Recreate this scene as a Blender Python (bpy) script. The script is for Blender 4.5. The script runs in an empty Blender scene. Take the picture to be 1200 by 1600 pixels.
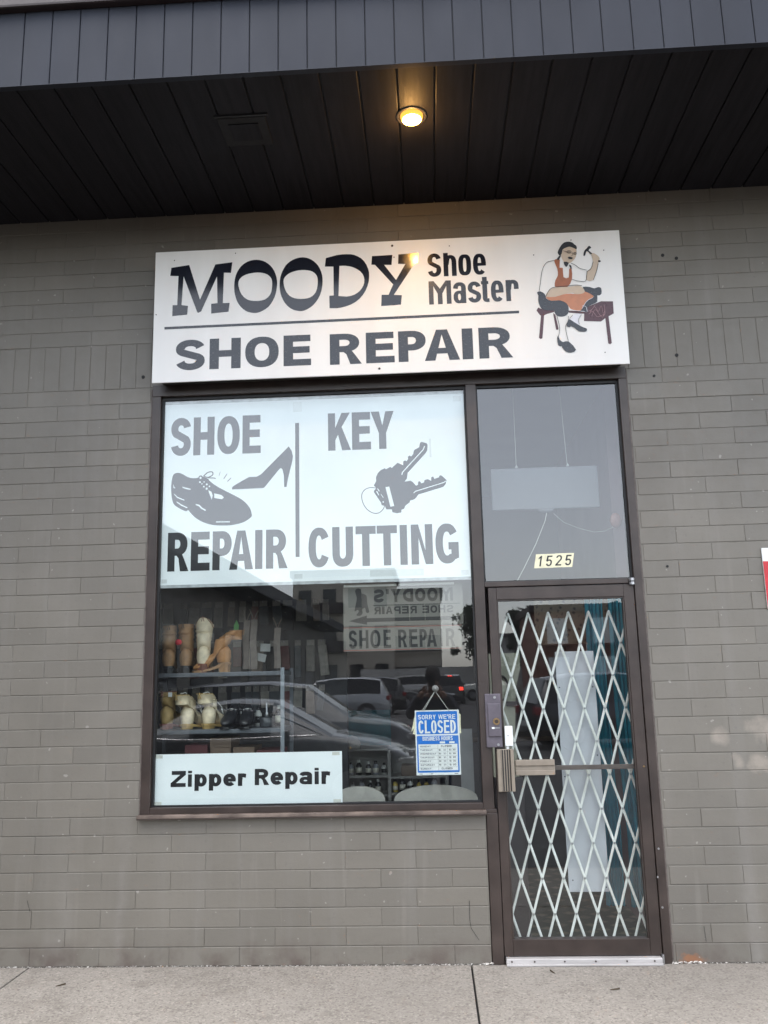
import bpy, bmesh, math, random
from mathutils import Vector, Matrix
from mathutils.geometry import tessellate_polygon
random.seed(7)
R = math.radians
scene = bpy.context.scene
col = scene.collection

# ------------------------------------------------------------------ camera
# wall face is the plane y = 0, the street lies at negative y, metres throughout
CAM_POS = Vector((0.3264, -5.1614, 1.5923))
CAM_R = Vector((0.99824823, 0.05461317, -0.02275674))
CAM_U = Vector((0.03265249, -0.18778933, 0.98166643))
CAM_F = Vector((-0.04933844, 0.98068984, 0.18924362))
cam_data = bpy.data.cameras.new('camera')
cam_data.sensor_fit = 'VERTICAL'
cam_data.sensor_height = 24.0
cam_data.lens = 24.0 * 1330.0 / 1600.0
cam_data.clip_start = 0.04
cam_data.clip_end = 800.0
cam = bpy.data.objects.new('camera', cam_data)
m3 = Matrix((CAM_R, CAM_U, -CAM_F)).transposed()
cam.matrix_world = Matrix.Translation(CAM_POS) @ m3.to_4x4()
col.objects.link(cam)
scene.camera = cam

# ------------------------------------------------------------------ sky, sun, exposure
SUN_EL, SUN_AZ = R(74), R(-25)          # azimuth measured from the street direction (-y) towards +x
world = bpy.data.worlds.new('World')
scene.world = world
world.use_nodes = True
nt = world.node_tree
bg = nt.nodes['Background']
sky = nt.nodes.new('ShaderNodeTexSky')
sky.sky_type = 'NISHITA'
sky.sun_disc = False
sky.sun_elevation = SUN_EL
sky.sun_rotation = R(180) + SUN_AZ * -1
sky.air_density = 1.0
sky.dust_density = 1.0
sky.ozone_density = 1.0
hs = nt.nodes.new('ShaderNodeHueSaturation')   # an even cloud cover takes most of the blue out
hs.inputs['Saturation'].default_value = 0.34
nt.links.new(sky.outputs[0], hs.inputs['Color'])
nt.links.new(hs.outputs[0], bg.inputs['Color'])
bg.inputs['Strength'].default_value = 0.15

sun_data = bpy.data.lights.new('sun', 'SUN')
sun_data.energy = 0.9
sun_data.angle = R(60)
sun_data.color = (1.0, 0.97, 0.93)
sun = bpy.data.objects.new('sun', sun_data)
sd = Vector((math.sin(SUN_AZ) * math.cos(SUN_EL), -math.cos(SUN_AZ) * math.cos(SUN_EL), math.sin(SUN_EL)))
sun.rotation_euler = sd.to_track_quat('Z', 'Y').to_euler()
sun.location = (0, -20, 30)
col.objects.link(sun)

scene.view_settings.view_transform = 'Standard'
scene.view_settings.look = 'None'
scene.view_settings.gamma = 1.0
scene.view_settings.use_curve_mapping = False
scene.view_settings.exposure = 2.05
scene.cycles.max_bounces = 12
scene.cycles.transparent_max_bounces = 16
scene.cycles.caustics_reflective = False
scene.cycles.caustics_refractive = False

# ------------------------------------------------------------------ helpers
class MB:
    """collects shapes, builds ONE mesh object"""
    def __init__(s):
        s.v, s.f, s.m = [], [], []
    def add(s, vs, fs, mi=0):
        o = len(s.v); s.v += [tuple(v) for v in vs]
        for f in fs: s.f.append(tuple(i + o for i in f)); s.m.append(mi)
    def box(s, x0, y0, z0, x1, y1, z1, b=0.0, mi=0):
        if b <= 0:
            vs = [(x, y, z) for x in (x0, x1) for y in (y0, y1) for z in (z0, z1)]
            s.add(vs, [(0,1,3,2),(4,6,7,5),(0,4,5,1),(2,3,7,6),(0,2,6,4),(1,5,7,3)], mi); return s
        # chamfered box: 24 vertices
        bm = bmesh.new(); bmesh.ops.create_cube(bm, size=1.0)
        for v in bm.verts:
            v.co = Vector(((x0+x1)/2 + v.co.x*(x1-x0), (y0+y1)/2 + v.co.y*(y1-y0), (z0+z1)/2 + v.co.z*(z1-z0)))
        bmesh.ops.bevel(bm, geom=list(bm.edges), offset=b, segments=2, affect='EDGES', profile=0.6)
        bm.verts.index_update()
        s.add([v.co[:] for v in bm.verts], [tuple(v.index for v in f.verts) for f in bm.faces], mi); bm.free(); return s
    def cyl(s, p0, p1, r0, r1=None, n=12, cap=True, mi=0):
        r1 = r0 if r1 is None else r1
        p0, p1 = Vector(p0), Vector(p1); d = (p1 - p0).normalized()
        a = d.orthogonal().normalized(); b = d.cross(a)
        vs = []
        for p, r_ in ((p0, r0), (p1, r1)):
            for i in range(n):
                t = 2*math.pi*i/n; vs.append(p + a*(r_*math.cos(t)) + b*(r_*math.sin(t)))
        fs = [(i, (i+1) % n, n+(i+1) % n, n+i) for i in range(n)]
        if cap: fs += [tuple(range(n-1, -1, -1)), tuple(range(n, 2*n))]
        s.add(vs, fs, mi); return s
    def tube(s, path, r_, n=6, closed=False, mi=0):
        P = [Vector(p) for p in path]; k = len(P); rings = []
        prev = None
        for i in range(k):
            a = P[(i-1) % k] if (closed or i > 0) else P[i]
            c = P[(i+1) % k] if (closed or i < k-1) else P[i]
            t = (c - a).normalized()
            nrm = t.orthogonal().normalized() if prev is None else (prev - t*prev.dot(t)).normalized()
            prev = nrm; b = t.cross(nrm)
            rr = r_[i] if isinstance(r_, (list, tuple)) else r_
            rings.append([P[i] + nrm*(rr*math.cos(2*math.pi*j/n)) + b*(rr*math.sin(2*math.pi*j/n)) for j in range(n)])
        s.loft(rings, closed, not closed, mi); return s
    def loft(s, rings, closed=False, caps=True, mi=0, capend=(True, True)):
        n = len(rings[0]); k = len(rings); vs = [p for rg in rings for p in rg]; fs = []
        for i in range(k if closed else k-1):
            i2 = (i+1) % k
            for j in range(n): fs.append((i*n+j, i*n+(j+1) % n, i2*n+(j+1) % n, i2*n+j))
        if caps and capend[0]: fs.append(tuple(range(n-1, -1, -1)))
        if caps and capend[1]: fs.append(tuple((k-1)*n+j for j in range(n)))
        s.add(vs, fs, mi); return s
    def lathe(s, prof, c=(0,0,0), n=14, sx=1.0, sy=1.0, mi=0):
        rings = [[(c[0]+sx*r_*math.cos(2*math.pi*j/n), c[1]+sy*r_*math.sin(2*math.pi*j/n), c[2]+z) for j in range(n)] for r_, z in prof]
        s.loft(rings, False, True, mi); return s
    def prism(s, pts, y0, y1, mi=0):
        """outline in x,z extruded along y"""
        n = len(pts); tri = tessellate_polygon([[Vector((p[0], p[1], 0)) for p in pts]])
        vs = [(p[0], y0, p[1]) for p in pts] + [(p[0], y1, p[1]) for p in pts]
        fs = [tuple(t) for t in tri] + [tuple(n+i for i in t[::-1]) for t in tri]
        fs += [(i, (i+1) % n, n+(i+1) % n, n+i) for i in range(n)]
        s.add(vs, fs, mi); return s
    def flat(s, contours, y, mi=0):
        """printed shape: outline with holes in the x,z plane at depth y"""
        cs = [[Vector((p[0], p[1], 0)) for p in c] for c in contours]
        tri = tessellate_polygon(cs); vs = [(p.x, y, p.y) for c in cs for p in c]
        s.add(vs, [tuple(t) for t in tri], mi); return s
    def mesh(s, name, mats, smooth=False, recalc=True):
        me = bpy.data.meshes.new(name)
        me.from_pydata(s.v, [], s.f)
        for i, p in enumerate(me.polygons): p.material_index = s.m[i]; p.use_smooth = smooth
        for m_ in (mats if isinstance(mats, (list, tuple)) else [mats]): me.materials.append(m_)
        if recalc:
            bm = bmesh.new(); bm.from_mesh(me); bmesh.ops.recalc_face_normals(bm, faces=bm.faces); bm.to_mesh(me); bm.free()
        me.update(); return me
    def build(s, name, mats, parent=None, smooth=False, loc=None, rot=None, recalc=True, auto=None):
        o = bpy.data.objects.new(name, s.mesh(name, mats, smooth or auto is not None, recalc))
        if auto is not None:
            try: o.data.set_sharp_from_angle(angle=R(auto))
            except Exception: pass
        col.objects.link(o); o.parent = parent
        if loc is not None: o.location = loc
        if rot is not None: o.rotation_euler = rot
        return o

def tag(o, label=None, cat=None, group=None, kind=None):
    if label: o['label'] = label
    if cat: o['category'] = cat
    if group: o['group'] = group
    if kind: o['kind'] = kind
    return o
def empty(name, loc, label=None, cat=None, group=None, rz=0.0):
    o = bpy.data.objects.new(name, None); col.objects.link(o); o.empty_display_size = 0.1
    o.location = loc; o.rotation_euler = (0, 0, rz)
    return tag(o, label, cat, group)
def copy_tree(o, parent=None):
    c = o.copy(); col.objects.link(c); c.parent = parent
    for ch in list(o.children): copy_tree(ch, c)
    return c
def local(o, mb_obj):
    return mb_obj

# ------------------------------------------------------------------ materials
def pm(name, c, rough=0.6, metal=0.0, var=0.12, scale=14.0, bump=0.0, bscale=120.0, world_co=False, spec=0.5, coat=0.0, rvar=0.1, detail=5.0, c2=None, stretch=None, trans=0.0):
    """procedural paint: base colour with cloudy variation, roughness variation and fine relief"""
    m = bpy.data.materials.new(name); m.use_nodes = True
    t = m.node_tree; b = t.nodes['Principled BSDF']
    N = lambda ty: t.nodes.new(ty)
    if world_co: src = N('ShaderNodeNewGeometry').outputs['Position']
    else: src = N('ShaderNodeTexCoord').outputs['Object']
    if stretch:
        mp = N('ShaderNodeMapping'); mp.inputs['Scale'].default_value = stretch
        t.links.new(src, mp.inputs['Vector']); src = mp.outputs[0]
    nz = N('ShaderNodeTexNoise'); nz.inputs['Scale'].default_value = scale; nz.inputs['Detail'].default_value = detail
    t.links.new(src, nz.inputs['Vector'])
    mx = N('ShaderNodeMix'); mx.data_type = 'RGBA'
    lo = tuple(x*(1-var) for x in c); hi = tuple(min(1, x*(1+var)) for x in (c2 or c))
    mx.inputs['A'].default_value = (*lo, 1); mx.inputs['B'].default_value = (*hi, 1)
    cr = N('ShaderNodeMapRange'); cr.inputs['From Min'].default_value = 0.3; cr.inputs['From Max'].default_value = 0.7
    t.links.new(nz.outputs['Fac'], cr.inputs['Value']); t.links.new(cr.outputs[0], mx.inputs['Factor'])
    t.links.new(mx.outputs['Result'], b.inputs['Base Color'])
    rr = N('ShaderNodeMapRange'); rr.inputs['To Min'].default_value = max(0.02, rough - rvar); rr.inputs['To Max'].default_value = min(1, rough + rvar)
    n2 = N('ShaderNodeTexNoise'); n2.inputs['Scale'].default_value = scale*2.7; n2.inputs['Detail'].default_value = 4
    t.links.new(src, n2.inputs['Vector']); t.links.new(n2.outputs['Fac'], rr.inputs['Value']); t.links.new(rr.outputs[0], b.inputs['Roughness'])
    b.inputs['Metallic'].default_value = metal
    b.inputs['Specular IOR Level'].default_value = spec
    b.inputs['Coat Weight'].default_value = coat
    b.inputs['Coat Roughness'].default_value = 0.06
    if bump > 0:
        n3 = N('ShaderNodeTexNoise'); n3.inputs['Scale'].default_value = bscale; n3.inputs['Detail'].default_value = 6
        t.links.new(src, n3.inputs['Vector'])
        bp = N('ShaderNodeBump'); bp.inputs['Strength'].default_value = bump; bp.inputs['Distance'].default_value = 0.01
        t.links.new(n3.outputs['Fac'], bp.inputs['Height']); t.links.new(bp.outputs[0], b.inputs['Normal'])
    return m
def emis(name, c, s):
    m = bpy.data.materials.new(name); m.use_nodes = True
    b = m.node_tree.nodes['Principled BSDF']; b.inputs['Base Color'].default_value = (*c, 1)
    b.inputs['Emission Color'].default_value = (*c, 1); b.inputs['Emission Strength'].default_value = s
    return m

def wall_paint():
    """thick grey masonry paint: grain, per-brick tone, streaks, scuffs, pale patches and flaking near the ground"""
    m = bpy.data.materials.new('wall_paint'); m.use_nodes = True
    t = m.node_tree; b = t.nodes['Principled BSDF']; N = lambda ty: t.nodes.new(ty); L = t.links.new
    pos = N('ShaderNodeNewGeometry').outputs['Position']
    sep = N('ShaderNodeSeparateXYZ'); L(pos, sep.inputs[0])
    def noise(scale, detail=5, stretch=None, rough=0.55):
        n = N('ShaderNodeTexNoise'); n.inputs['Scale'].default_value = scale; n.inputs['Detail'].default_value = detail; n.inputs['Roughness'].default_value = rough
        v = pos
        if stretch:
            mp = N('ShaderNodeMapping'); mp.inputs['Scale'].default_value = stretch; L(pos, mp.inputs['Vector']); v = mp.outputs[0]
        L(v, n.inputs['Vector']); return n.outputs['Fac']
    def rng(v, a, b_, c=0.0, d=1.0):
        r_ = N('ShaderNodeMapRange'); r_.inputs['From Min'].default_value = a; r_.inputs['From Max'].default_value = b_
        r_.inputs['To Min'].default_value = c; r_.inputs['To Max'].default_value = d; L(v, r_.inputs['Value']); return r_.outputs[0]
    def math_(op, a, b_=None):
        n = N('ShaderNodeMath'); n.operation = op
        if isinstance(a, (int, float)): n.inputs[0].default_value = a
        else: L(a, n.inputs[0])
        if b_ is not None:
            if isinstance(b_, (int, float)): n.inputs[1].default_value = b_
            else: L(b_, n.inputs[1])
        return n.outputs[0]
    def mix(fac, a, c2, mode='MIX'):
        n = N('ShaderNodeMix'); n.data_type = 'RGBA'; n.blend_type = mode
        if isinstance(fac, float): n.inputs['Factor'].default_value = fac
        else: L(fac, n.inputs['Factor'])
        if isinstance(a, tuple): n.inputs['A'].default_value = (*a, 1)
        else: L(a, n.inputs['A'])
        if isinstance(c2, tuple): n.inputs['B'].default_value = (*c2, 1)
        else: L(c2, n.inputs['B'])
        return n.outputs['Result']
    c = mix(rng(noise(2.2), .3, .7), (0.160, 0.145, 0.121), (0.194, 0.177, 0.150))
    oi = N('ShaderNodeObjectInfo').outputs['Random']
    c = mix(rng(oi, 0, 1, 0, 0.6), c, (0.147, 0.135, 0.115))
    # rain streaks
    c = mix(math_('MULTIPLY', rng(noise(1.0, 4, (9, 1, 0.5)), .52, .75), 0.30), c, (0.215, 0.203, 0.187))
    c = mix(math_('MULTIPLY', rng(noise(38, 3), .60, .75), 0.30), c, (0.11, 0.10, 0.095))
    c = mix(math_('MULTIPLY', rng(noise(0.9, 6), .48, .70), 0.35), c, (0.105, 0.098, 0.088))
    c = mix(math_('MULTIPLY', rng(noise(3.2, 7, (4, 1, .35)), .60, .72), 0.22), c, (0.26, 0.24, 0.215))
    # two pale run-off streaks low on the left pier, dark splashes
    for xs, wd in ((-1.87, .10), (-1.50, .05), (2.05, .06)):
        dx = math_('ABSOLUTE', math_('ADD', math_('SUBTRACT', sep.outputs['X'], xs), math_('MULTIPLY', math_('SUBTRACT', noise(2.5, 4), .5), .25)))
        f = math_('MULTIPLY', rng(dx, 0.0, wd, 1, 0), rng(sep.outputs['Z'], .15, 1.0, 1, 0))
        c = mix(math_('MULTIPLY', math_('MULTIPLY', f, rng(noise(11, 5), .3, .7, .3, 1)), 0.40), c, (0.27, 0.255, 0.235))
    # dirt splashed on the lowest course
    low = math_('MULTIPLY', rng(sep.outputs['Z'], 0.0, 0.16, 1, 0), rng(noise(5, 5), .45, .65))
    c = mix(math_('MULTIPLY', low, 0.8), c, (0.09, 0.065, 0.055))
    # pale bare patches on the right pier
    def blob(x, z, rx, rz):
        dx = math_('DIVIDE', math_('SUBTRACT', sep.outputs['X'], x), rx); dz = math_('DIVIDE', math_('SUBTRACT', sep.outputs['Z'], z), rz)
        return math_('ADD', math_('MULTIPLY', dx, dx), math_('MULTIPLY', dz, dz))
    for x, z, rx, rz in ((1.98, 1.20, .07, .07), (2.23, 1.24, .13, .10), (2.06, 1.07, .05, .06), (2.20, 1.05, .10, .07)):
        f = rng(math_('ADD', blob(x, z, rx, rz), math_('MULTIPLY', noise(9, 5), 3.0)), 1.3, 2.2, 1, 0)
        c = mix(math_('MULTIPLY', f, 0.45), c, (0.42, 0.36, 0.30))
    # rust-coloured bare brick beside the door sill
    f = rng(math_('ADD', blob(1.70, 0.015, .11, .055), math_('MULTIPLY', noise(24, 6), 4.0)), 1.9, 2.6, 1, 0)
    c = mix(math_('MULTIPLY', f, 0.75), c, (0.27, 0.115, 0.05))
    # paint chips
    c = mix(math_('MULTIPLY', rng(noise(26, 2, None, .4), .725, .75), 0.40), c, (0.42, 0.40, 0.37))
    L(c, b.inputs['Base Color'])
    L(rng(noise(20), .3, .7, .42, .62), b.inputs['Roughness'])
    h = math_('ADD', math_('MULTIPLY', noise(180, 4), 0.35), math_('MULTIPLY', noise(28, 5), 0.65))
    bp = N('ShaderNodeBump'); bp.inputs['Strength'].default_value = 0.30; bp.inputs['Distance'].default_value = 0.006
    L(h, bp.inputs['Height']); L(bp.outputs[0], b.inputs['Normal'])
    return m

def concrete(name, base, light, scale=1.0):
    m = bpy.data.materials.new(name); m.use_nodes = True
    t = m.node_tree; b = t.nodes['Principled BSDF']; N = lambda ty: t.nodes.new(ty); L = t.links.new
    pos = N('ShaderNodeNewGeometry').outputs['Position']
    def noise(s_, d=6, r_=.6):
        n = N('ShaderNodeTexNoise'); n.inputs['Scale'].default_value = s_*scale; n.inputs['Detail'].default_value = d; n.inputs['Roughness'].default_value = r_
        L(pos, n.inputs['Vector']); return n.outputs['Fac']
    def rng(v, a, b_, c=0.0, d=1.0):
        r_ = N('ShaderNodeMapRange'); r_.inputs['From Min'].default_value = a; r_.inputs['From Max'].default_value = b_
        r_.inputs['To Min'].default_value = c; r_.inputs['To Max'].default_value = d; L(v, r_.inputs['Value']); return r_.outputs[0]
    def mix(fac, a, c2):
        n = N('ShaderNodeMix'); n.data_type = 'RGBA'; L(fac, n.inputs['Factor'])
        for k, v in (('A', a), ('B', c2)):
            if isinstance(v, tuple): n.inputs[k].default_value = (*v, 1)
            else: L(v, n.inputs[k])
        return n.outputs['Result']
    c = mix(rng(noise(1.6), .35, .65), base, light)
    c = mix(rng(noise(9), .52, .72, 0, .5), c, tuple(x*.62 for x in base))
    vo = N('ShaderNodeTexVoronoi'); vo.inputs['Scale'].default_value = 110*scale; L(pos, vo.inputs['Vector'])
    sp = N('ShaderNodeSeparateColor'); L(vo.outputs['Color'], sp.inputs[0])
    c = mix(rng(sp.outputs[0], .72, 1, 0, .40), c, tuple(min(1, x*1.55) for x in light))
    c = mix(rng(sp.outputs[1], .75, 1, 0, .55), c, tuple(x*.40 for x in base))
    c = mix(rng(noise(48, 4), .54, .70, 0, .65), c, tuple(x*.45 for x in base))
    c = mix(rng(noise(.8, 7), .50, .68, 0, .38), c, tuple(x*.55 for x in base))
    v2 = N('ShaderNodeTexVoronoi'); v2.inputs['Scale'].default_value = 6.5*scale; L(pos, v2.inputs['Vector'])
    c = mix(rng(v2.outputs['Distance'], .045, .07, .55, 0), c, tuple(x*.35 for x in base))
    L(c, b.inputs['Base Color']); b.inputs['Roughness'].default_value = 0.85
    bp = N('ShaderNodeBump'); bp.inputs['Strength'].default_value = 0.6; bp.inputs['Distance'].default_value = 0.008
    L(noise(95, 5), bp.inputs['Height']); L(bp.outputs[0], b.inputs['Normal'])
    return m

def glass_mat(name, ior, tint, dust=0.015, wob=0.02):
    m = bpy.data.materials.new(name); m.use_nodes = True
    t = m.node_tree; t.nodes.remove(t.nodes['Principled BSDF']); N = lambda ty: t.nodes.new(ty); L = t.links.new
    out = t.nodes['Material Output']
    # both faces of the pane together: Schlick reflectance, the same from inside and outside
    lw = N('ShaderNodeLayerWeight'); lw.inputs['Blend'].default_value = 0.5
    pw = N('ShaderNodeMath'); pw.operation = 'POWER'; L(lw.outputs['Facing'], pw.inputs[0]); pw.inputs[1].default_value = 5.0
    fr = N('ShaderNodeMapRange'); fr.inputs['To Min'].default_value = ior; fr.inputs['To Max'].default_value = 1.0; L(pw.outputs[0], fr.inputs['Value'])
    tr = N('ShaderNodeBsdfTransparent'); tr.inputs['Color'].default_value = (*tint, 1)
    gl = N('ShaderNodeBsdfGlossy'); gl.inputs['Roughness'].default_value = 0.0; gl.inputs['Color'].default_value = (.97, .98, 1, 1)
    pos = N('ShaderNodeNewGeometry').outputs['Position']
    n = N('ShaderNodeTexNoise'); n.inputs['Scale'].default_value = 1.1; n.inputs['Detail'].default_value = 1; L(pos, n.inputs['Vector'])
    bp = N('ShaderNodeBump'); bp.inputs['Strength'].default_value = wob; bp.inputs['Distance'].default_value = 0.05
    L(n.outputs['Fac'], bp.inputs['Height']); L(bp.outputs[0], gl.inputs['Normal'])
    mx = N('ShaderNodeMixShader'); L(fr.outputs[0], mx.inputs[0]); L(tr.outputs[0], mx.inputs[1]); L(gl.outputs[0], mx.inputs[2])
    df = N('ShaderNodeBsdfDiffuse'); df.inputs['Color'].default_value = (.75, .75, .75, 1)
    n2 = N('ShaderNodeTexNoise'); n2.inputs['Scale'].default_value = 22; n2.inputs['Detail'].default_value = 6; L(pos, n2.inputs['Vector'])
    mr = N('ShaderNodeMapRange'); mr.inputs['From Min'].default_value = .35; mr.inputs['From Max'].default_value = .8; mr.inputs['To Min'].default_value = dust*.5; mr.inputs['To Max'].default_value = dust*2.5
    L(n2.outputs['Fac'], mr.inputs['Value'])
    m2 = N('ShaderNodeMixShader'); L(mr.outputs[0], m2.inputs[0]); L(mx.outputs[0], m2.inputs[1]); L(df.outputs[0], m2.inputs[2])
    L(m2.outputs[0], out.inputs['Surface'])
    return m
def clear_mat(name, tint):
    m = bpy.data.materials.new(name); m.use_nodes = True
    t = m.node_tree; t.nodes.remove(t.nodes['Principled BSDF'])
    tr = t.nodes.new('ShaderNodeBsdfTransparent'); tr.inputs['Color'].default_value = (*tint, 1)
    t.links.new(tr.outputs[0], t.nodes['Material Output'].inputs['Surface']); return m

M = {}
M['wall'] = wall_paint()
M['concrete'] = concrete('concrete', (0.240, 0.216, 0.188), (0.33, 0.30, 0.265))
M['asphalt'] = concrete('asphalt', (0.045, 0.045, 0.047), (0.075, 0.073, 0.07), .7)
M['bronze'] = pm('bronze_frame', (0.034, 0.023, 0.019), .40, 0, .22, 5, .05, 300, True, rvar=.08, c2=(0.046, 0.033, 0.028))
M['gasket'] = pm('black_gasket', (0.008, 0.008, 0.009), .5, 0, .2)
M['sill_worn'] = pm('worn_sill', (0.085, 0.063, 0.053), .5, 0, .3, 9, .1, 200, True, c2=(0.175, 0.135, 0.112))
M['glass'] = glass_mat('window_glass', 0.092, (.90, .93, .92), dust=0.004)
M['glass_clear'] = clear_mat('glass_inner', (.98, .99, .98))
M['fascia'] = pm('fascia_metal', (0.023, 0.0255, 0.035), .55, 0, .14, 3, .04, 200, True, rvar=.1, spec=.18, stretch=(1, 1, .35))
M['soffit'] = pm('soffit_panel', (0.014, 0.013, 0.016), .6, 0, .25, 5, .15, 160, True, spec=.15, stretch=(6, .4, 1))
M['black'] = pm('shadow_gap', (0.012, 0.012, 0.013), .7, 0, .2)
M['gutter'] = pm('gutter_metal', (0.035, 0.022, 0.022), .5, 0, .25, 6, .05, 100, True)
M['signface'] = pm('sign_face', (0.80, 0.79, 0.765), .36, 0, .02, 6, .004, 60, True, rvar=.06, spec=.35, stretch=(1, 1, .12), c2=(0.83, 0.825, 0.80))
M['signback'] = pm('sign_back', (0.03, 0.025, 0.023), .6)
M['ink'] = pm('navy_vinyl', (0.012, 0.014, 0.022), .13, 0, .15, 12, .006, 60, True, rvar=.06)
M['inkslate'] = pm('slate_vinyl', (0.017, 0.022, 0.031), .26, 0, .1, 30, .01, 90, True, rvar=.06)
M['maroon'] = pm('maroon_vinyl', (0.060, 0.012, 0.022), .3, 0, .15, 30, .01, 90, True)
M['rust'] = pm('rust_vinyl', (0.33, 0.100, 0.035), .35, 0, .12, 30, 0, 90, True)
M['salmon'] = pm('salmon_vinyl', (0.50, 0.20, 0.10), .35, 0, .08, 30, 0, 90, True)
M['skin_ink'] = pm('tan_vinyl', (0.55, 0.44, 0.33), .35, 0, .05, 30, 0, 90, True)
M['lavender'] = pm('lavender_vinyl', (0.70, 0.70, 0.76), .35, 0, .04)
M['pink'] = pm('pink_line', (0.42, 0.24, 0.26), .4)
M['paper'] = pm('poster_paper', (0.80, 0.855, 0.88), .55, 0, .035, 3, .02, 14, True, c2=(0.82, 0.87, 0.89))
M['paperedge'] = pm('clear_film', (0.42, 0.45, 0.47), .3, 0, .25, 26, .3, 60, True)
M['tape'] = pm('old_tape', (0.60, 0.61, 0.56), .45, 0, .15, 30)
M['printblack'] = pm('print_black', (0.010, 0.010, 0.013), .4, 0, .2, 20, 0, 50, True)
M['white'] = pm('white_plastic', (0.78, 0.80, 0.80), .4, 0, .04)
M['blue'] = pm('sign_blue', (0.010, 0.165, 0.60), .35, 0, .06, 30)
M['cream'] = pm('cream_plate', (0.78, 0.74, 0.52), .45, 0, .08, 30)
M['greyink'] = pm('grey_print', (0.10, 0.11, 0.14), .5)
M['lock'] = pm('lock_plate_metal', (0.125, 0.110, 0.130), .45, .4, .18, 18, .05, 200, rvar=.1)
M['brass'] = pm('brass', (0.30, 0.20, 0.10), .35, .9, .2, 40)
M['steel'] = pm('steel', (0.42, 0.42, 0.43), .35, .9, .15, 30)
M['alu'] = pm('sill_aluminium', (0.46, 0.44, 0.43), .5, .2, .14, 7, .06, 90, True, stretch=(.6, 1, 4))
M['beige'] = pm('beige_metal', (0.26, 0.22, 0.175), .45, .1, .12, 16, .03, 200)
M['gatepaint'] = pm('gate_paint', (0.70, 0.70, 0.67), .45, 0, .08, 7, .08, 150, True, c2=(0.80, 0.81, 0.79))
M['trim_ring'] = pm('lamp_trim', (0.06, 0.055, 0.05), .4)

# ------------------------------------------------------------------ lettering
def arc(cx, cy, rx, ry, a0, a1, n=18, p=2.3):
    o = []
    for i in range(n+1):
        a = R(a0 + (a1-a0)*i/n); c, s = math.cos(a), math.sin(a)
        o.append((cx + rx*math.copysign(abs(c)**(2/p), c), cy + ry*math.copysign(abs(s)**(2/p), s)))
    return o
def rect(x0, y0, x1, y1): return [(x0, y0), (x1, y0), (x1, y1), (x0, y1)]
def stroke(pts, tv, th=None, ends=None):
    th = tv if th is None else th; Lf, Rt = [], []; n = len(pts)
    for i in range(n):
        a = pts[max(0, i-1)]; b = pts[min(n-1, i+1)]; dx, dy = b[0]-a[0], b[1]-a[1]; l = math.hypot(dx, dy) or 1
        nx, ny = -dy/l, dx/l; t = 0.5*math.sqrt((tv*nx)**2 + (th*ny)**2)
        Lf.append((pts[i][0]+nx*t, pts[i][1]+ny*t)); Rt.append((pts[i][0]-nx*t, pts[i][1]-ny*t))
    return Lf + Rt[::-1]
def bowl(x0, y0, x1, y1, rx, p=2.2, n=14):
    """D shape: flat at the left, round at the right"""
    rx = min(rx, x1-x0)
    return [(x0, y0)] + arc(x1-rx, (y0+y1)/2, rx, (y1-y0)/2, -90, 90, n, p) + [(x0, y1)]
def s_shape(w, h, tv, th, p=2.1):
    rx = w/2 - tv/2; ry = (h - th)/4
    up = arc(w/2, h/2+ry, rx, ry, 12, 215, 18, p); lo = arc(w/2, h/2-ry, rx, ry, 35, -168, 18, p)
    return stroke(up + lo, tv, th*1.0)
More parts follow.
